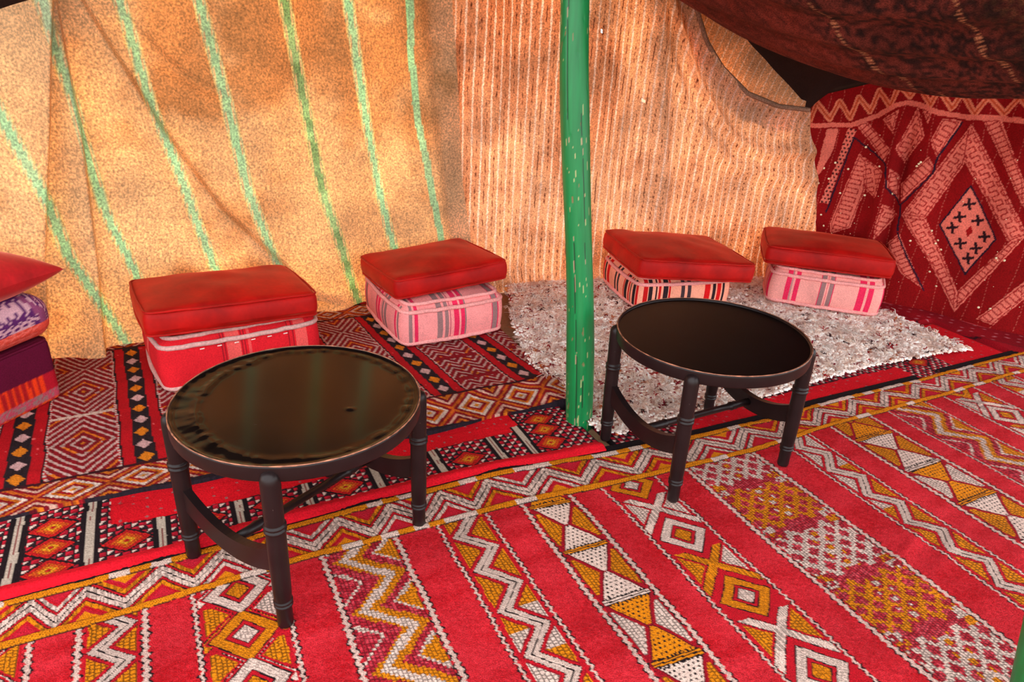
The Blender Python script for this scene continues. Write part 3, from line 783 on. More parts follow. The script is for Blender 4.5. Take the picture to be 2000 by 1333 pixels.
# ---- black, white and red runner with the red felt hem
BARS = [-1.697, -1.522, -1.347, -1.145, -.952, -.736, -.532, -.322, -.208]
DIA = [(-1.615, -.195), (-1.615, -.108), (-1.612, -.015), (-1.435, -.066), (-1.24, -.075), (-1.05, -.08), (-.84, -.08), (-.63, -.08), (-.432, -.078), (-.103, -.211), (-.115, -.142), (-.13, -.064),
       (.22, -.02), (1.74, -.03), (1.2, -.1), (.8, -.1)]
def paint_runner(s0, t0, hem, right=False):
    s = s0 + .005 * (vnoise(s0 * 20, t0 * 20, 91) - .5); t = t0 + .005 * (vnoise(s0 * 20, t0 * 20, 92) - .5)
    p_ = .019
    i, j = np.floor(s / p_), np.floor(t / p_); fx, fy = frac(s / p_), frac(t / p_)
    c = np.where((fx + fy < 1)[..., None], np.where(((i + j) % 2 == 0)[..., None], WHT, lin((190, 22, 44))), np.where(((i + j) % 2 == 0)[..., None], lin((40, 24, 30)), lin((150, 16, 36))))
    c = put(c, (fx < .12) | (fy < .12), BLK)
    for (a_, b_) in DIA:
        md = np.abs(s - a_) / .062 + np.abs(t - b_) / .045
        c = put(c, md < 1.12, BLK); c = put(c, md < .95, lin((196, 26, 26))); c = put(c, (md < .66) & (frac((s + t) / .012) < .7), lin((214, 92, 22))); c = put(c, (md < .36), lin((224, 150, 30))); c = put(c, (md < .16), lin((190, 26, 26)))
        c = stitch(c, s + t, s - t, .012, .012, .5, md < .9)
    if not right:
        for b_ in BARS:
            c = put(c, np.abs(s - b_) < .024, BLK); w = np.abs(s - b_) < .0100; c = put(c, w, lin((222, 200, 180))); c = put(c, np.abs(s - b_) < .0012, lin((150, 60, 60)))
            c = stitch(c, s * 0, t, .1, .006, .6, w)
        felt = (s > -1.475 + .05 * (t + .2)) & (s < -.225) & (t < -.155 + .02 * np.sin(s * 4))
        felt |= (s > -.225) & (s < -.19) & (t < -.2)
    else:
        felt = ((t > hem - .115) & (s > .36) & (s < 1.60)) | (s > 1.87)
    dots = ((frac(s / .035) - .5) ** 2 + (frac(t / .045 + .5 * (np.floor(s / .035) % 2)) - .5) ** 2) < .012
    fr = lin((206, 12, 28))
    c = put(c, felt, fr); c = put(c, felt & dots & (hash2(np.floor(s / .035) + 90, np.floor(t / .045) + 30) > .45), lin((150, 96, 96)))
    hm = t > hem - .052
    if not right: c = put(c, hm, lin((208, 16, 34)))
    z = .006 + .002 * (~felt) + .010 * (vnoise(s0 * 6, t0 * 6, 93) - .5) * .6
    if not right: z = z + .010 * np.exp(-((t - hem + .026) / .02) ** 2)
    z = z + .0010 * (vnoise(s0 * 150, t0 * 150, 94) - .5)
    return c, z
sv = np.arange(-1.83, .022, .0036); rv = np.linspace(0, 1, 108)
S, R_ = np.meshgrid(sv, rv)
hem = smooth_interp(S, OS, OT) - .018
S = S + 0.0
lo_ = np.where(S < -1.45, -.30, -.32)
T = lo_ + R_ * (hem - lo_)
T = np.where(S < -1.70, T + 0, T)
c, z = paint_runner(S, T, hem)
X, Y = floor_xy(S, T)
z = np.where(T < -.24, .004, z)
ru_ = link('woven_runner', grid_mesh('woven_runner', np.stack([X, Y, z], -1), c, np.stack([S, T], -1), skirt=-.019), M['rug_fine'])
tag(ru_, 'black and white triangle patterned runner with red felt hem ending at the green pole', 'carpet')
S, R_ = np.meshgrid(np.arange(.075, 2.25, .005), np.linspace(0, 1, 80))
hem = smooth_interp(S, OS, OT) - .014
T = -.32 + R_ * (hem + .32)
c, z = paint_runner(S, T, hem, True); X, Y = floor_xy(S, T)
rr_ = link('felt_runner', grid_mesh('felt_runner', np.stack([X, Y, z * .8 - .001], -1), c, np.stack([S, T], -1), skirt=-.019), M['rug_fine'])
tag(rr_, 'red felt runner with grey dots showing from under the shaggy white rug', 'carpet')

# ---- crimson carpet in the corner under the wall hanging
S, T = np.meshgrid(np.arange(1.2, 3.3, .010), np.arange(-1.75, .5, .010))
X, Y = floor_xy(S, T)
dr = (X - RA[0]) * RN[0] + (Y - RA[1]) * RN[1]; al = (X - RA[0]) * RD[0] + (Y - RA[1]) * RD[1]
ab = vnoise(X * 9, Y * 9, 95)[..., None]
c = lin((150, 10, 24)) * (1 - .5 * ab) + lin((112, 8, 26)) * (.5 * ab)
dts = ((frac(al / .05) - .5) ** 2 + (frac(dr / .05 + .5 * (np.floor(al / .05) % 2)) - .5) ** 2 < .012) & (dr < .24)
c = put(c, dts, lin((206, 120, 130)))
c = put(c, (np.abs(dr - .25) < .008) | (np.abs(dr - .62) < .01), lin((52, 12, 22)))
ln = (dr > .27) & (dr < .52) & (np.abs(frac((al + .25 * dr) / .075) - .5) < .13) & (al < 1.0)
c = np.where(ln[..., None], np.where((hash2(np.floor(al / .075) + 3, np.floor(dr / .03)) > .45)[..., None], lin((128, 140, 116)), lin((190, 20, 36))), c)
c = put(c, (np.abs(dr - .55) < .008), lin((206, 22, 44)))
c = put(c, (dr > .62) & (vnoise(X * 14, Y * 14, 96) > .72), lin((92, 20, 50)))
z = .0005 + .010 * vnoise(X * 4, Y * 4, 97) + .012 * np.exp(-((dr - .27) / .03) ** 2)
z = np.where((T > -.35) & (S < 2.3), -.006, z)
cr_ = link('crimson_carpet', grid_mesh('crimson_carpet', np.stack([X, Y, z], -1), c, np.stack([S, T], -1), drop=~face_keep(inside(X, Y, .0)), skirt=-.019), M['rug_fine'])
tag(cr_, 'crimson carpet with rows of pale dots along the foot of the wall hanging', 'carpet')

# ---- shaggy white rug
SHG = [(.40, -1.56), (.151, -.953), (.060, -.597), (.073, -.359), (.040, -.056), (.091, .0), (.35, .005), (.69, -.005), (.98, -.035), (1.24, -.05), (1.55, -.055), (1.85, -.035), (2.08, -.008), (2.113, -.461), (1.93, -1.10), (1.80, -1.6)]
S, T = np.meshgrid(np.arange(0, 2.2, .012), np.arange(-1.65, .03, .012))
X, Y = floor_xy(S, T)
ok = inpoly(S, T, SHG) & inside(X, Y, .03)
c = np.broadcast_to(lin((226, 196, 184)), S.shape + (3,)).copy()
row = frac(T / .05 + .3 * vnoise(S * 8, T * 8, 101)) < .3
c = np.where(row[..., None], lin((176, 110, 100)), c)
zb = .021 + .006 * vnoise(S * 8, T * 8, 102)
sh = link('shaggy_rug', grid_mesh('shaggy_rug', np.stack([X, Y, zb], -1), c, np.stack([S, T], -1), drop=~face_keep(ok), skirt=-.019), M['shag_base'])
tag(sh, 'shaggy white wool rug flecked with red and black tufts', 'carpet')
def tufts(name, n, box, test, hmin, hmax, zfun, fleck, parent, lean=None):
    V = []; Fs = []; C = []
    r = np.random.default_rng(55)
    pal = [lin(v) for v in ((250, 240, 232), (244, 226, 216), (252, 246, 240), (232, 208, 198), (240, 218, 202))]
    fk = [lin(v) for v in ((176, 34, 40), (66, 42, 46), (196, 104, 54), (120, 76, 70), (150, 30, 50))]
    s = r.uniform(box[0], box[1], n); t = r.uniform(box[2], box[3], n)
    x, y = floor_xy(s, t); keep = inpoly(s, t, test) & inside(x, y, .05)
    s, t, x, y = s[keep], t[keep], x[keep], y[keep]; m = len(s)
    clump = vnoise(s * 26, t * 26, 103)
    flecked = (r.random(m) < fleck * (.3 + 1.4 * (frac(t / .055 + .25 * vnoise(s * 6, t * 6, 104)) < .35)))
    ci = r.integers(0, 5, m); 
    col = np.where(flecked[:, None], np.array(fk)[ci], np.array(pal)[ci])
    g0 = r.uniform(0, 6.283, m)
    for b_ in range(4):
        g = g0 + r.normal(0, .75, m)
        L = r.uniform(hmin, hmax, m) * (.7 + .6 * clump) * np.where(flecked, .6, 1); w = r.uniform(.0016, .0034, m)
        ox, oy = x + r.normal(0, .0055, m), y + r.normal(0, .0055, m)
        dx, dy = np.cos(g), np.sin(g); px, py = -dy, dx
        z0 = zfun(s, t)
        rise = r.uniform(.2, .75, m)
        mid = np.stack([ox + dx * L * .35, oy + dy * L * .35, z0 + L * .55 * rise], -1)
        tip = np.stack([ox + dx * L, oy + dy * L, z0 + L * .45 * rise], -1)
        base = np.stack([ox, oy, z0 - .002], -1); pw = np.stack([px * w, py * w, 0 * w], -1)
        vs = np.stack([base - pw, base + pw, mid + pw * 1.2, mid - pw * 1.2, tip + pw * .6, tip - pw * .6], 1)
        k0 = sum(len(v) for v in V)
        V.append(vs.reshape(-1, 3)); idx = k0 + np.arange(m)[:, None] * 6
        Fs.append(np.concatenate([idx + [0, 1, 2, 3], idx + [3, 2, 4, 5]])); 
        sh_ = r.uniform(.86, 1.08, (m, 1))
        C.append(np.repeat(col * sh_, 6, 0))
    o = link(name, raw_mesh(name, np.vstack(V), np.vstack(Fs), np.vstack(C)), M['shag'], parent)
    o['kind'] = 'stuff'
    return o
tufts('wool_pile', 3500, (0, 2.2, -1.65, .03), SHG, .026, .050, lambda s, t: .024 + .006 * vnoise(s * 8, t * 8, 102), .22, sh)
def knots(n, box, test, parent):
    """the knotted wool itself: small soft lumps of yarn, far too many to count"""
    r = np.random.default_rng(77)
    s = r.uniform(box[0], box[1], n); t = r.uniform(box[2], box[3], n); x, y = floor_xy(s, t)
    k = inpoly(s, t, test) & inside(x, y, .05); s, t, x, y = s[k], t[k], x[k], y[k]; m = len(s)
    fl_ = smooth01((1.1 - s) / .5)                                    # flatter, more flecked weave towards the pole
    row = frac(t / .042 + .35 * vnoise(s * 7, t * 7, 105) + .1 * r.random(m)) < .34
    dark = r.random(m) < np.where(row, .12 + .36 * fl_, .03)
    pal = np.array([lin(v) for v in ((252, 242, 234), (246, 228, 218), (254, 248, 242), (236, 214, 204), (244, 220, 204))])
    fk = np.array([lin(v) for v in ((170, 30, 38), (60, 38, 42), (190, 96, 60), (130, 80, 72), (150, 26, 46))])
    ci = r.integers(0, 5, m); col = np.where(dark[:, None], fk[ci], pal[ci]) * r.uniform(.9, 1.04, (m, 1))
    sc = np.where(dark, .7, 1.0) * (1 - .25 * fl_)
    la = r.uniform(.009, .0165, m) * sc; wa = r.uniform(.005, .009, m) * sc; ha = r.uniform(.006, .013, m) * sc
    g = r.uniform(0, 3.1416, m); cg, sg = np.cos(g), np.sin(g)
    z0 = .021 + .006 * vnoise(s * 8, t * 8, 102) - .002
    V = []
    for rr_, hh_ in ((1.0, 0.0), (.80, .65)):
        for q in range(6):
            a_ = q * math.pi / 3; lx = la * rr_ * math.cos(a_) * r.uniform(.8, 1.2, m); ly = wa * rr_ * math.sin(a_) * r.uniform(.8, 1.2, m)
            V.append(np.stack([x + lx * cg - ly * sg, y + lx * sg + ly * cg, z0 + ha * hh_ * r.uniform(.8, 1.1, m)], -1))
    V.append(np.stack([x, y, z0 + ha], -1))
    V = np.stack(V, 1).reshape(-1, 3); b0 = np.arange(m)[:, None] * 13; T3 = []
    for q in range(6):
        w_ = (q + 1) % 6
        T3 += [b0 + [q, w_, 6 + w_], b0 + [q, 6 + w_, 6 + q], b0 + [6 + q, 6 + w_, 12]]
    o = link('wool_knots', raw_mesh('wool_knots', V, np.vstack(T3), np.repeat(col, 13, 0)), M['shag_base'], parent); o['kind'] = 'stuff'
knots(27500, (0, 2.2, -1.65, .03), SHG, sh)

# ------------------------------------------------------------------ green pole(s)
def green_pole(base, top, r, seed, label):
    na, nh = 96, 420
    A = np.linspace(0, 2 * np.pi, na + 1)[None]; H = np.linspace(0, 1, nh)[:, None]
    base, top = np.array(base, float), np.array(top, float); Lp = np.linalg.norm(top - base); hh = H * Lp
    ca, sa = np.cos(A), np.sin(A)
    px, py = ca * 1.6 + 7, sa * 1.6 + 7
    rad = r * (1.0 + .05 * np.sin(hh * 3.1 + seed) + .04 * np.sin(hh * 7.3) + .05 * (vnoise(px, hh * 5 + py, 110 + seed) - .5) + .03 * np.sin(3 * A + hh * 1.2))
    crack = np.zeros(rad.shape); 
    for (a0, h0, h1, w) in ((-1.95, .0, .75, .035), (-2.05, 1.0, 1.5, .03), (-1.5, .05, .25, .02), (-1.1, .6, 1.2, .02)):
        cc = np.exp(-((A - (a0 % 6.283) - .06 * np.sin(hh * 9)) / w) ** 2) * smooth01((hh - h0) / .08) * smooth01((h1 - hh) / .08); crack = np.maximum(crack, cc)
    nick = (vnoise(px * 2.5 + 40, hh * 26 + py * 2, 120 + seed) > .90)
    rad = rad * (1 - .07 * crack - .03 * nick)
    P = np.stack([base[0] + (top - base)[0] * H + rad * ca + .008 * np.sin(hh * 4), base[1] + (top - base)[1] * H + rad * sa, base[2] + (top - base)[2] * H + 0 * A], -1)
    f = vnoise(px * 5, hh * 6 + py * 5, 113)[..., None]
    c = lin((2, 128, 66)) * (1 - f * .5) + lin((2, 104, 52)) * (f * .5)
    worn = (vnoise(px * 9, hh * 22 + py * 9, 114) * .6 + vnoise(px * 26, hh * 60 + py * 20, 115) * .4) + .10 * smooth01((.35 - hh) / .35) + .07 * np.exp(-((A - 5.0) / .5) ** 2)
    c = np.where((worn > .865)[..., None], lin((170, 170, 116)), c)
    c = np.where((nick & (vnoise(px * 4, hh * 9, 116) > .5))[..., None], lin((120, 110, 70)), c)
    c = np.where((crack > .5)[..., None], lin((14, 30, 22)), c); c = np.where(((crack > .12) & (crack < .4) & (vnoise(px * 5, hh * 14, 117) > .55))[..., None], lin((164, 140, 110)), c)
    o = link('tent_pole', grid_mesh('tent_pole', P, c), M['paint']); tag(o, label, 'tent pole'); return o
m, nt, b, out = nodes('green_paint'); M['paint'] = m
at = N(nt, 'ShaderNodeAttribute', attribute_name='Col'); tc = N(nt, 'ShaderNodeTexCoord')
mp = N(nt, 'ShaderNodeMapping'); mp.inputs['Scale'].default_value = (60, 60, 5); nt.links.new(tc.outputs['Object'], mp.inputs[0])
cc, nzn = noise_mul(nt, at.outputs['Color'], mp.outputs[0], 1.0, .85, 1.12)
nt.links.new(cc, b.inputs['Base Color']); b.inputs['Roughness'].default_value = .42; bump(nt, b, nzn.outputs['Fac'], .35, .002)
green_pole((.262, 2.235, -.02), (.062, 2.30, 2.12), .0455, 1, 'rough wooden tent pole painted green standing between the two tables')
green_pole((1.155, 1.06, -.02), (.80, 1.06, 1.66), .045, 4, 'leaning green tent pole standing on the large red kilim')

# ------------------------------------------------------------------ black round tables
def lacquer(name, col, rough, scr=.5, spec=.25):
    m, nt, b, out = nodes(name)
    tc = N(nt, 'ShaderNodeTexCoord')
    rgb = N(nt, 'ShaderNodeRGB'); rgb.outputs[0].default_value = lin4(col)
    c, nz1 = noise_mul(nt, rgb.outputs[0], tc.outputs['Object'], 14, .7, 1.25)
    mp = N(nt, 'ShaderNodeMapping'); mp.inputs['Scale'].default_value = (14, 120, 30); mp.inputs['Rotation'].default_value = (0, 0, .5); nt.links.new(tc.outputs['Object'], mp.inputs[0])
    nz2 = N(nt, 'ShaderNodeTexNoise'); nz2.inputs['Scale'].default_value = 2.2; nz2.inputs['Detail'].default_value = 4; nt.links.new(mp.outputs[0], nz2.inputs['Vector'])
    rp = N(nt, 'ShaderNodeMapRange'); rp.inputs['From Min'].default_value = .72; rp.inputs['From Max'].default_value = .78; nt.links.new(nz2.outputs['Fac'], rp.inputs['Value'])
    ml = N(nt, 'ShaderNodeMath', operation='MULTIPLY'); ml.inputs[1].default_value = scr; nt.links.new(rp.outputs[0], ml.inputs[0])
    mx = N(nt, 'ShaderNodeMix', data_type='RGBA'); nt.links.new(ml.outputs[0], mx.inputs[0]); nt.links.new(c, mx.inputs[6]); mx.inputs[7].default_value = lin4((120, 104, 98))
    nt.links.new(mx.outputs[2], b.inputs['Base Color']); b.inputs['Roughness'].default_value = rough; b.inputs['Specular IOR Level'].default_value = spec
    bump(nt, b, nz1.outputs['Fac'], .05, .002)
    return m
M['lacquer'] = lacquer('black_brown_lacquer', (30, 19, 20), .36)
M['top_gloss'] = lacquer('glossy_black_top', (18, 11, 9), .13, .25, .35)
M['top_matt'] = lacquer('satin_black_top', (13, 10, 10), .36, .5, .12)
M['chip'] = cloth_mat('chipped_copper_edge', (176, 112, 84), rough=.5, n1=(60, .35, 1.3), n2=(25, .5, 1.2), bump_s=.2, spec=.5)
LEG = [(.0005, -.004), (.0165, -.004), (.0185, .002), (.0185, .056), (.0185, .057), (.0222, .059), (.0222, .063), (.0190, .0645), (.0190, .067), (.0224, .0685), (.0224, .0735), (.0195, .0755), (.0198, .078),
       (.0212, .10), (.0222, .20), (.0222, .272), (.0222, .274), (.0252, .2755), (.0252, .2805), (.0214, .2825), (.0214, .285), (.0252, .287), (.0252, .292), (.0214, .294), (.0214, .297), (.0220, .34), (.0222, .405), (.0210, .416), (.0160, .426), (.0080, .431), (.0005, .432)]
def make_table(loc, rz, tilt, label, wrinkled):
    R, H = .30, .4438
    t = empty('coffee_table', loc, rz, label, 'table'); t.rotation_euler = (tilt[0], tilt[1], rz)
    # top
    nr, na = (46, 220) if wrinkled else (20, 120)
    rr = np.linspace(.0005, R - .006, nr)[:, None]; aa = np.linspace(0, 2 * np.pi, na + 1)[None]
    zz = 0 * rr + 0 * aa + H - .006
    if wrinkled:
        px, py = np.cos(aa), np.sin(aa)
        inner = .262 - .035 * (np.cos(aa - 3.5) > 0) * np.abs(np.cos(aa - 3.5)) + .012 * (vnoise(px * 4 + 9, py * 4 + 9, 130) - .5)
        ring = smooth01((rr - inner) / .02)
        amp = .25 + .75 * smooth01((np.cos(aa - 3.4) + .2) / .8)
        rip = amp * 2.4 * (vnoise(px * 13 + 30 + rr * 14, py * 13 + 30, 131) + .6 * vnoise(px * 27 + 60, py * 27 + 60 + rr * 20, 132) - .8)
        zz = zz + ring * (.0010 * rip + .0012) + .003 * np.exp(-((rr - inner - .01) / .01) ** 2) * (vnoise(px * 22 + 40, py * 22 + 40, 133)) + .004 * smooth01((rr - .285) / .01)
        zz = zz + .0025 * np.exp(-(((rr * px - .135) ** 2 + (rr * py + .035) ** 2) / .00006))
    P = np.stack([rr * np.cos(aa), rr * np.sin(aa), zz], -1)
    link('table_top', grid_mesh('table_top', P), M['top_gloss' if wrinkled else 'top_matt'], t)
    V, Fq = lathe([(R - .012, H - .038), (R - .001, H - .039), (R, H - .036), (R + .0005, H - .006), (R, H - .001), (R - .003, H), (R - .006, H - .001), (R - .008, H - .010), (R - .012, H - .034), (R - .012, H - .038)], 96)
    rim = link('rim', raw_mesh('rim', V, Fq), M['lacquer'], t)
    pts = [((R - .0015) * math.cos(q), (R - .0015) * math.sin(q), H - .0004) for q in np.linspace(0, 2 * math.pi, 120, endpoint=False)]
    rads = [.0012 + .0012 * random.random() for _ in pts]
    V, Fq = tube(pts, rads, 5, True); link('worn_edge', raw_mesh('worn_edge', V, Fq), M['chip'], rim)
    V, Fq = lathe([(.0005, H - .016), (R - .011, H - .016), (R - .011, H - .03), (.0005, H - .03)], 48)
    link('underside', raw_mesh('underside', V, Fq, smooth=False), M['lacquer'], t)
    V, Fq = lathe(LEG, 18); lm = raw_mesh('leg', V, Fq); lm.materials.append(M['lacquer'])
    ang = [math.radians(v) for v in (197, 274.5, 17, 94.5)]
    RL_ = .2975; pos = [(RL_ * math.cos(a_), RL_ * math.sin(a_)) for a_ in ang]
    for (qx, qy) in pos:
        o = link('leg', lm, None, t); o.location = (qx, qy, 0)
    mids = []
    for i, j in ((0, 1), (2, 3)):
        A_, B_ = Vector((*pos[i], 0)), Vector((*pos[j], 0)); d_ = (B_ - A_); L_ = d_.length; dn = d_.normalized(); nn = Vector((-dn.y, dn.x, 0))
        V = []; Fq = []; n = 22
        for k in range(n + 1):
            s_ = .045 + (1 - .09) * k / n; e_ = (2 * s_ - 1) ** 2
            zt = .168 + .062 * e_; zb_ = .113 + .052 * e_
            for (w_, z_) in ((-.0105, zb_), (.0105, zb_), (.0105, zt), (-.0105, zt)):
                q_ = A_ + d_ * s_ + nn * w_; V.append((q_.x, q_.y, z_))
        for k in range(n):
            for m_ in range(4): Fq.append((k * 4 + m_, k * 4 + (m_ + 1) % 4, k * 4 + 4 + (m_ + 1) % 4, k * 4 + 4 + m_))
        Fq += [(0, 3, 2, 1), (n * 4, n * 4 + 1, n * 4 + 2, n * 4 + 3)]
        me = raw_mesh('arched_brace', V, Fq, smooth=False); link('arched_brace', me, M['lacquer'], t)
        mids.append((A_ + B_) / 2)
    A_, B_ = mids; L_ = (B_ - A_).length
    prof = [(.0005, .010), (.0125, .0105), (.0125, .06), (.0150, .075), (.0130, .082), (.0160, .09), (.0130, .098), (.0112, .104), (.0112, L_ / 2)]
    prof = prof + [(r_, L_ - z_) for r_, z_ in reversed(prof)]
    V, Fq = lathe(prof, 14); o = link('stretcher', raw_mesh('stretcher', V, Fq), M['lacquer'], t)
    o.location = (A_.x, A_.y, .143); o.rotation_euler = (B_ - A_).to_track_quat('Z', 'Y').to_euler()
    return t
make_table((-.5212, 1.5274, .010), 0, (-.0028, -.0002), 'round black coffee table with a glossy wrinkled top', True)
make_table((.6369, 2.0612, .016), math.radians(-27.5), (0.004, -.012), 'round black coffee table with a smooth satin top beside the green pole', False)
# ------------------------------------------------------------------ cushions and poufs
def axis_pts(h, r, n, k=5):
    e = [h - r + r * math.sin(i / k * math.pi / 2) for i in range(1, k + 1)]
    mid = list(np.linspace(-(h - r), h - r, n))
    return np.array([-v for v in reversed(e)] + mid + e)
def rbox(w, d, h, r, bt=0., bb=0., bs=0., n=14, lump=0., seed=0, corner=0., k=5):
    """soft box: rounded edges, bulged faces; returns verts, quads, per-loop uv (metres), face ids"""
    hx, hy, hz = w / 2, d / 2, h / 2
    ax, ay, az = axis_pts(hx, r, n, k), axis_pts(hy, r, n, k), axis_pts(hz, min(r, hz * .98), max(4, n // 2), k)
    V = []; Fq = []; UV = []; ids = []; key = {}
    def vid(p_):
        k = (round(p_[0], 6), round(p_[1], 6), round(p_[2], 6))
        if k not in key: key[k] = len(V); V.append(p_)
        return key[k]
    def face(A_, B_, fn, uvf, flip, fid):
        I = [[vid(fn(a_, b_)) for a_ in A_] for b_ in B_]
        for j in range(len(B_) - 1):
            for i in range(len(A_) - 1):
                q_ = [(j, i), (j, i + 1), (j + 1, i + 1), (j + 1, i)]
                if flip: q_ = q_[::-1]
                Fq.append([I[b_][a_] for b_, a_ in q_]); UV.append([uvf(A_[a_], B_[b_]) for b_, a_ in q_]); ids.append(fid)
    face(ax, ay, lambda a_, b_: (a_, b_, hz), lambda a_, b_: (a_, b_), False, 4); face(ax, ay, lambda a_, b_: (a_, b_, -hz), lambda a_, b_: (a_, b_), True, 5)
    face(ax, az, lambda a_, b_: (a_, -hy, b_), lambda a_, b_: (a_, b_), False, 2); face(ax, az, lambda a_, b_: (a_, hy, b_), lambda a_, b_: (a_, b_), True, 3)
    face(ay, az, lambda a_, b_: (hx, a_, b_), lambda a_, b_: (a_, b_), False, 0); face(ay, az, lambda a_, b_: (-hx, a_, b_), lambda a_, b_: (a_, b_), True, 1)
    P = np.array(V, float)
    hv = np.array([hx, hy, hz]); rv = np.array([r, r, min(r, hz * .98)])
    inner = np.clip(P, -(hv - rv), hv - rv); dv = P - inner; dn = dv / rv; L = np.linalg.norm(dn, axis=1, keepdims=True)
    P = inner + np.where(L > 1e-9, dn / np.maximum(L, 1e-9), 0) * rv * np.minimum(1, np.maximum(np.abs(dn).max(1, keepdims=True), 0))
    X, Y, Zz = P[:, 0] / hx, P[:, 1] / hy, P[:, 2] / hz
    sx, sy, sz = np.clip(X, -1, 1), np.clip(Y, -1, 1), np.clip(Zz, -1, 1)
    P[:, 2] += np.where(Zz > 0, bt, -bb) * (1 - sx ** 2) * (1 - sy ** 2) * np.abs(sz)
    P[:, 0] += bs * np.sign(X) * np.abs(sx) ** 3 * (1 - .6 * sy ** 2) * (1 - sz ** 2); P[:, 1] += bs * np.sign(Y) * np.abs(sy) ** 3 * (1 - .6 * sx ** 2) * (1 - sz ** 2)
    if corner:
        kc = (np.abs(sx) * np.abs(sy)) ** 4; P[:, 2] *= (1 - corner * kc)
    if lump:
        P[:, 2] += lump * (vnoise(P[:, 0] * 9 + 20 + seed, P[:, 1] * 9 + 20, 140 + seed) - .5) * 2 * (Zz > -.5)
        P[:, 0] += lump * .7 * (vnoise(P[:, 1] * 11 + 20, P[:, 2] * 11 + 20 + seed, 141) - .5); P[:, 1] += lump * .7 * (vnoise(P[:, 0] * 11 + 30, P[:, 2] * 11 + 20, 142 + seed) - .5)
    return P, np.array(Fq), np.array(UV), np.array(ids)
def rbox_mesh(name, args, color=None):
    P, Fq, UV, ids = args
    me = raw_mesh(name, P, Fq, color)
    l = me.uv_layers.new(name='UVMap'); l.data.foreach_set('uv', UV.astype(np.float32).reshape(-1, 2).ravel())
    return me
def ring_pts(w, d, z, r, bulge, n=16, wob=.002):
    pts = []
    hx, hy = w / 2 - r, d / 2 - r
    for (cx, cy, a0) in ((hx, hy, 0), (-hx, hy, 90), (-hx, -hy, 180), (hx, -hy, 270)):
        for k in range(5):
            a_ = math.radians(a0 + k * 22.5); pts.append((cx + r * math.cos(a_), cy + r * math.sin(a_), z))
        # straight run to next corner
        nxt = {0: (-hx, hy, 90), 90: (-hx, -hy, 180), 180: (hx, -hy, 270), 270: (hx, hy, 0)}[a0]
        p0 = pts[-1]; p1 = (nxt[0] + r * math.cos(math.radians(nxt[2])), nxt[1] + r * math.sin(math.radians(nxt[2])))
        for k in range(1, n):
            f = k / n; s_ = bulge * math.sin(math.pi * f)
            ox, oy = math.cos(math.radians(a0 + 90)), math.sin(math.radians(a0 + 90))
            pts.append((p0[0] + (p1[0] - p0[0]) * f + ox * s_, p0[1] + (p1[1] - p0[1]) * f + oy * s_, z + random.uniform(-wob, wob)))
    return pts
def ramp_mat(name, base, stripes, period=1.0, axis=0, extra=None):
    """stripes: (start, end, colour) over 0..1 of the cloth's width"""
    m, nt, b, out = nodes(name)
    uv = N(nt, 'ShaderNodeUVMap'); sp_ = N(nt, 'ShaderNodeSeparateXYZ'); nt.links.new(uv.outputs[0], sp_.inputs[0])
    ma = N(nt, 'ShaderNodeMath', operation='MULTIPLY_ADD'); ma.inputs[1].default_value = 1 / period; ma.inputs[2].default_value = .5
    nt.links.new(sp_.outputs[axis], ma.inputs[0])
    rp = N(nt, 'ShaderNodeValToRGB'); rp.color_ramp.interpolation = 'CONSTANT'
    el = rp.color_ramp.elements
    el[0].position = 0; el[0].color = lin4(base)
    while len(el) > 1: el.remove(el[-1])
    for (a_, b_, c_) in stripes:
        e = el.new(a_); e.color = lin4(c_); e = el.new(b_); e.color = lin4(base)
    nt.links.new(ma.outputs[0], rp.inputs[0])
    tc = N(nt, 'ShaderNodeTexCoord')
    c_, _ = noise_mul(nt, rp.outputs[0], tc.outputs['Object'], 10, .9, 1.1)
    c_, nz_ = noise_mul(nt, c_, tc.outputs['Object'], 220, .82, 1.15)
    nt.links.new(c_, b.inputs['Base Color']); b.inputs['Roughness'].default_value = .95; b.inputs['Specular IOR Level'].default_value = .12
    bump(nt, b, nz_.outputs['Fac'], .4, .003)
    return m
GY, CR_, PK = (150, 112, 112), (226, 44, 86), (240, 150, 146)
M['pouf_red'] = ramp_mat('red_striped_cotton', (206, 30, 40), [(.345, .355, (150, 24, 34)), (.365, .372, (150, 24, 34)), (.382, .47, (222, 84, 80)), (.48, .487, (150, 24, 34)), (.50, .507, (150, 24, 34)), (.52, .54, (218, 74, 74)), (.80, .808, (150, 24, 34)), (.83, .838, (150, 24, 34)), (.85, .93, (222, 84, 80))], .54)
M['pouf_pink'] = ramp_mat('pink_striped_cotton', (242, 148, 146), [(.05, .08, GY), (.10, .13, CR_), (.31, .36, GY), (.385, .42, GY), (.43, .445, (200, 100, 110)), (.475, .525, CR_), (.545, .585, CR_), (.585, .60, GY), (.865, .875, CR_), (.875, .925, GY), (.925, .935, CR_)], .47)
M['pouf_pink2'] = ramp_mat('pale_pink_striped_cotton', (238, 158, 150), [(.12, .165, CR_), (.165, .18, (190, 130, 130)), (.20, .245, CR_), (.44, .447, CR_), (.447, .49, GY), (.505, .51, CR_), (.525, .565, GY), (.565, .572, CR_), (.80, .86, CR_), (.885, .93, CR_)], .50)
M['pouf_black'] = ramp_mat('black_red_striped_cotton', (242, 160, 134), [(.05, .09, (190, 24, 26)), (.10, .14, (46, 32, 36)), (.17, .185, (46, 32, 36)), (.20, .225, (196, 24, 26)), (.25, .30, (46, 32, 36)), (.305, .325, (196, 24, 26)), (.44, .48, (66, 50, 54)), (.51, .55, (66, 50, 54)), (.70, .765, (206, 24, 26)), (.79, .825, (46, 32, 36)), (.84, .885, (206, 24, 26)), (.90, .925, (46, 32, 36))], .50)
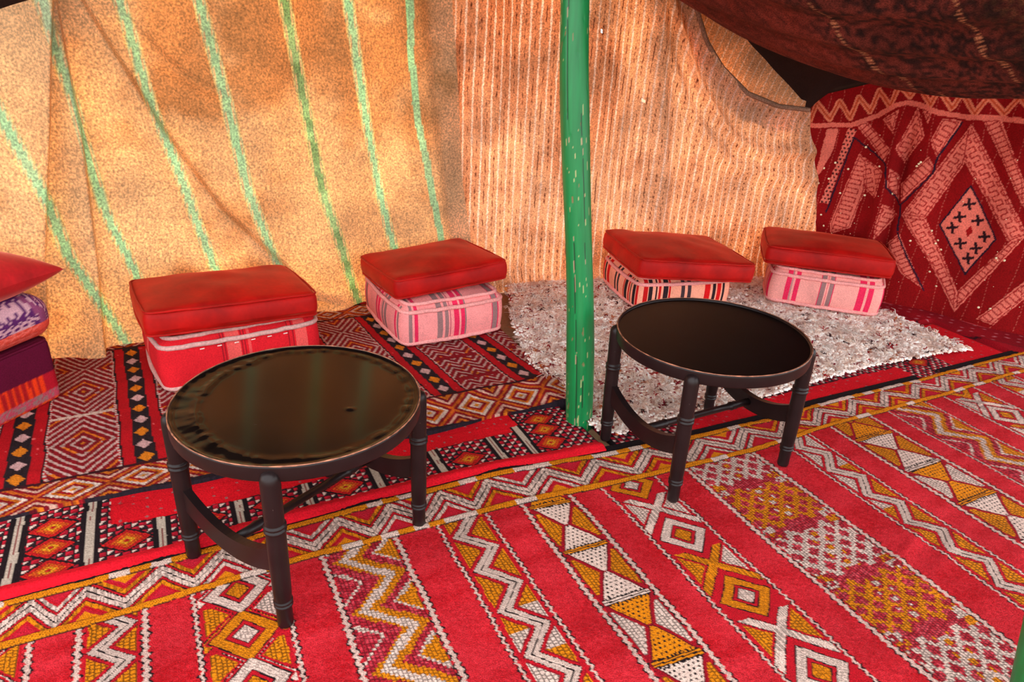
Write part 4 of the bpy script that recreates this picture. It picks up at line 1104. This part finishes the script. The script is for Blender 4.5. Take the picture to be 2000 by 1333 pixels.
M['pipe_pink'] = cloth_mat('pink_cotton_edge', (238, 158, 154), n2=(160, .8, 1.15)); M['pipe_red'] = cloth_mat('red_cotton_edge', (206, 70, 74), n2=(160, .8, 1.15))
M['pipe_grey'] = cloth_mat('grey_pink_lining', (206, 158, 152), n2=(120, .75, 1.15))
M['thread'] = cloth_mat('white_thread', (240, 220, 210), bump_s=0)
def make_pouf(loc, rz, w, d, h, mat_, pipe, label, seed):
    t = empty('floor_pouf', loc, rz, label, 'pouf', 'striped floor poufs')
    a_ = rbox(w, d, h, .036, bt=.03, bb=.0, bs=.022, n=16, lump=.006, seed=seed)
    o = link('body', rbox_mesh('body', a_), mat_, t); o.location = (0, 0, h / 2)
    for z_ in (.026, h - .022):
        V, Fq = tube(ring_pts(w + .006, d + .006, z_, .045, .012), .0095, 8, True)
        link('piping', raw_mesh('piping', V, Fq), pipe, t)
    V, Fq = tube(ring_pts(w - .035, d - .035, h + .006, .04, .004), .0085, 8, True)
    link('piping', raw_mesh('piping', V, Fq), pipe, t)
    return t
def make_cushion(loc, rot, w, d, h, label, mat_, seed, lump=.007):
    t = empty('velvet_cushion', loc, 0, label, 'cushion', 'red velvet cushions'); t.rotation_euler = rot
    a_ = rbox(w, d, h, .026, bt=.026, bb=.012, bs=.012, n=22, lump=lump, seed=seed)
    o = link('cover', rbox_mesh('cover', a_), mat_, t); o.location = (0, 0, h / 2)
    for z_ in (.010, h - .010):
        V, Fq = tube(ring_pts(w + .001, d + .001, z_, .028, .006, wob=.0012), .0042, 6, True)
        link('piping', raw_mesh('piping', V, Fq), mat_, t)
    return t
R_ = math.radians
p1 = make_pouf((-1.13, 2.575, .012), R_(34.5), .57, .44, .21, M['pouf_red'], M['pipe_grey'], 'red floor pouf with salmon stripes under a velvet cushion', 1)
for k in range(6):
    V, Fq = tube([(-.16 + k * .06, -.252, .178), (-.145 + k * .06, -.253, .179)], .0022, 5)
    link('stitch', raw_mesh('stitch', V, Fq), M['thread'], p1)
make_pouf((-.38, 3.055, .014), R_(30.5), .47, .50, .19, M['pouf_pink'], M['pipe_pink'], 'pink floor pouf with grey and crimson stripes against the blanket wall', 2)
make_pouf((.785, 3.55, .026), R_(16.5), .51, .44, .165, M['pouf_black'], M['pipe_pink'], 'pale floor pouf with black and red stripes on the shaggy rug', 3)
make_pouf((1.635, 3.615, .026), R_(-17), .53, .40, .19, M['pouf_pink2'], M['pipe_pink'], 'pink floor pouf with crimson stripes beside the wall hanging', 4)
make_cushion((-1.132, 2.551, .228), (R_(-3.5), R_(2.2), R_(33.5)), .60, .44, .104, 'red velvet cushion on the red striped pouf', M['velvet'], 11)
make_cushion((-.381, 3.095, .217), (R_(-4.0), R_(-2.8), R_(31)), .53, .465, .096, 'red velvet cushion on the pink pouf with grey stripes', M['velvet'], 12)
make_cushion((.808, 3.496, .207), (R_(-1.4), R_(4), R_(13.4)), .60, .535, .104, 'red velvet cushion on the black and red striped pouf', M['velvet'], 13)
make_cushion((1.612, 3.625, .233), (R_(-2.0), R_(0), R_(-14.3)), .60, .43, .104, 'red velvet cushion on the pouf beside the wall hanging', M['velvet'], 14)

# ---- stacked sari-cloth pouf at the tent's end
fd = R_(71.8); ctr = Vector((-1.8485, 1.998, .014))
t = empty('sari_pouf', ctr, fd, 'square pouf of orange sari cloth with a maroon band on top', 'pouf')
a_ = rbox(.52, .36, .235, .02, bt=.006, bs=.004, n=60, lump=.003, seed=21)
P, Fq, UV, ids = a_
v = (P[:, 2] + .1175) / .235; u = P[:, 0]
c = np.broadcast_to(lin((236, 62, 22)), P.shape).copy()
c = np.where(((u > .05) & (u < .20) & (frac(u / .012) < .5) & (v < .52))[:, None], lin((170, 26, 30)), c); c = np.where(((u >= .20) & (v < .52))[:, None], lin((178, 22, 40)), c)
c = np.where((v > .50)[:, None], lin((92, 12, 44)), c)
c = np.where((v < .20)[:, None], np.where((vnoise(u * 160, P[:, 1] * 160 + v * 40, 150) > .5)[:, None], lin((190, 70, 90)), lin((150, 110, 110))), c)
c = np.where((v < .07)[:, None], np.where((vnoise(u * 200 + 9, v * 40, 151) > .5)[:, None], lin((236, 90, 30)), lin((196, 40, 50))), c)
o = link('body', rbox_mesh('body', a_, c), M['attr'], t); o.location = (0, 0, .1175)
V, Fq = tube(ring_pts(.512, .352, .229, .022, .002, wob=.0005), .005, 6, True); M['maroon'] = cloth_mat('maroon_satin', (92, 12, 44), rough=.6, n2=(200, .9, 1.1)); link('piping', raw_mesh('piping', V, Fq), M['maroon'], t)
t = empty('brocade_cushion', ctr + Vector((.0, .015, .24)), fd, 'thick purple and orange brocade cushion on the sari cloth pouf', 'cushion')
a_ = rbox(.55, .38, .155, .055, bt=.02, bs=.018, n=44, lump=.004, seed=22, k=14)
P, Fq, UV, ids = a_
v = (P[:, 2] + .075) / .15; u = P[:, 0]; wv = P[:, 1]
cell = .03; fu = frac(u / cell + .5 * (np.floor((P[:, 2] - wv) / cell) % 2)) - .5; fv = frac((P[:, 2] - wv) / cell) - .5
rr = np.hypot(fu, fv); ringp = (np.abs(rr - .34) < .10) | (rr < .12)
c = np.where(ringp[:, None], lin((88, 36, 96)), lin((206, 160, 172)))
side_ = np.abs(u) > .185
c = np.where((side_ & (frac(u / .006) < .5))[:, None], lin((140, 70, 110)), c)
c = np.where((np.abs(u + .02) < .028)[:, None], np.where((vnoise(u * 200 + 30, P[:, 2] * 200 + 30, 152) > .5)[:, None], lin((180, 130, 150)), lin((120, 60, 100))), c)
lowm = (v < .42) & (P[:, 1] < 0)
c = np.where(lowm[:, None], lin((240, 80, 30)) * .75 + c * .25, c)
o = link('cover', rbox_mesh('cover', a_, c), M['attr'], t); o.location = (0, 0, .075)
# pointed rose-red pillow on top of that stack
n = 60
X_, Y_ = np.meshgrid(np.linspace(-1, 1, n), np.linspace(-1, 1, n))
th = np.clip((1 - np.abs(X_) ** 2.2) * (1 - np.abs(Y_) ** 2.2), 0, 1) ** .5
pin = 1 - .07 * (1 - np.abs(Y_) ** 2) * np.abs(X_); pin2 = 1 - .07 * (1 - np.abs(X_) ** 2) * np.abs(Y_)
wr = .004 * np.sin(8 * X_ + 5 * Y_ * X_) * th
Pt = np.stack([X_ * .215 * pin, Y_ * .215 * pin2, .088 * th + wr], -1); Pb = np.stack([X_ * .215 * pin, Y_ * .215 * pin2, -.085 * th], -1)
i0 = np.arange(n * n).reshape(n, n); q0 = np.stack([i0[:-1, :-1], i0[:-1, 1:], i0[1:, 1:], i0[1:, :-1]], -1).reshape(-1, 4)
me = raw_mesh('pillow', np.vstack([Pt.reshape(-1, 3), Pb.reshape(-1, 3)]), np.vstack([q0, q0[:, ::-1] + n * n]))
pw = link('pillow', me, M['velvet_pink']); pw.location = (-1.80, 2.11, .478); pw.rotation_euler = (R_(0), R_(3), R_(80.6))
tag(pw, 'rose red velvet pillow with pointed corners topping the brocade cushion', 'pillow')
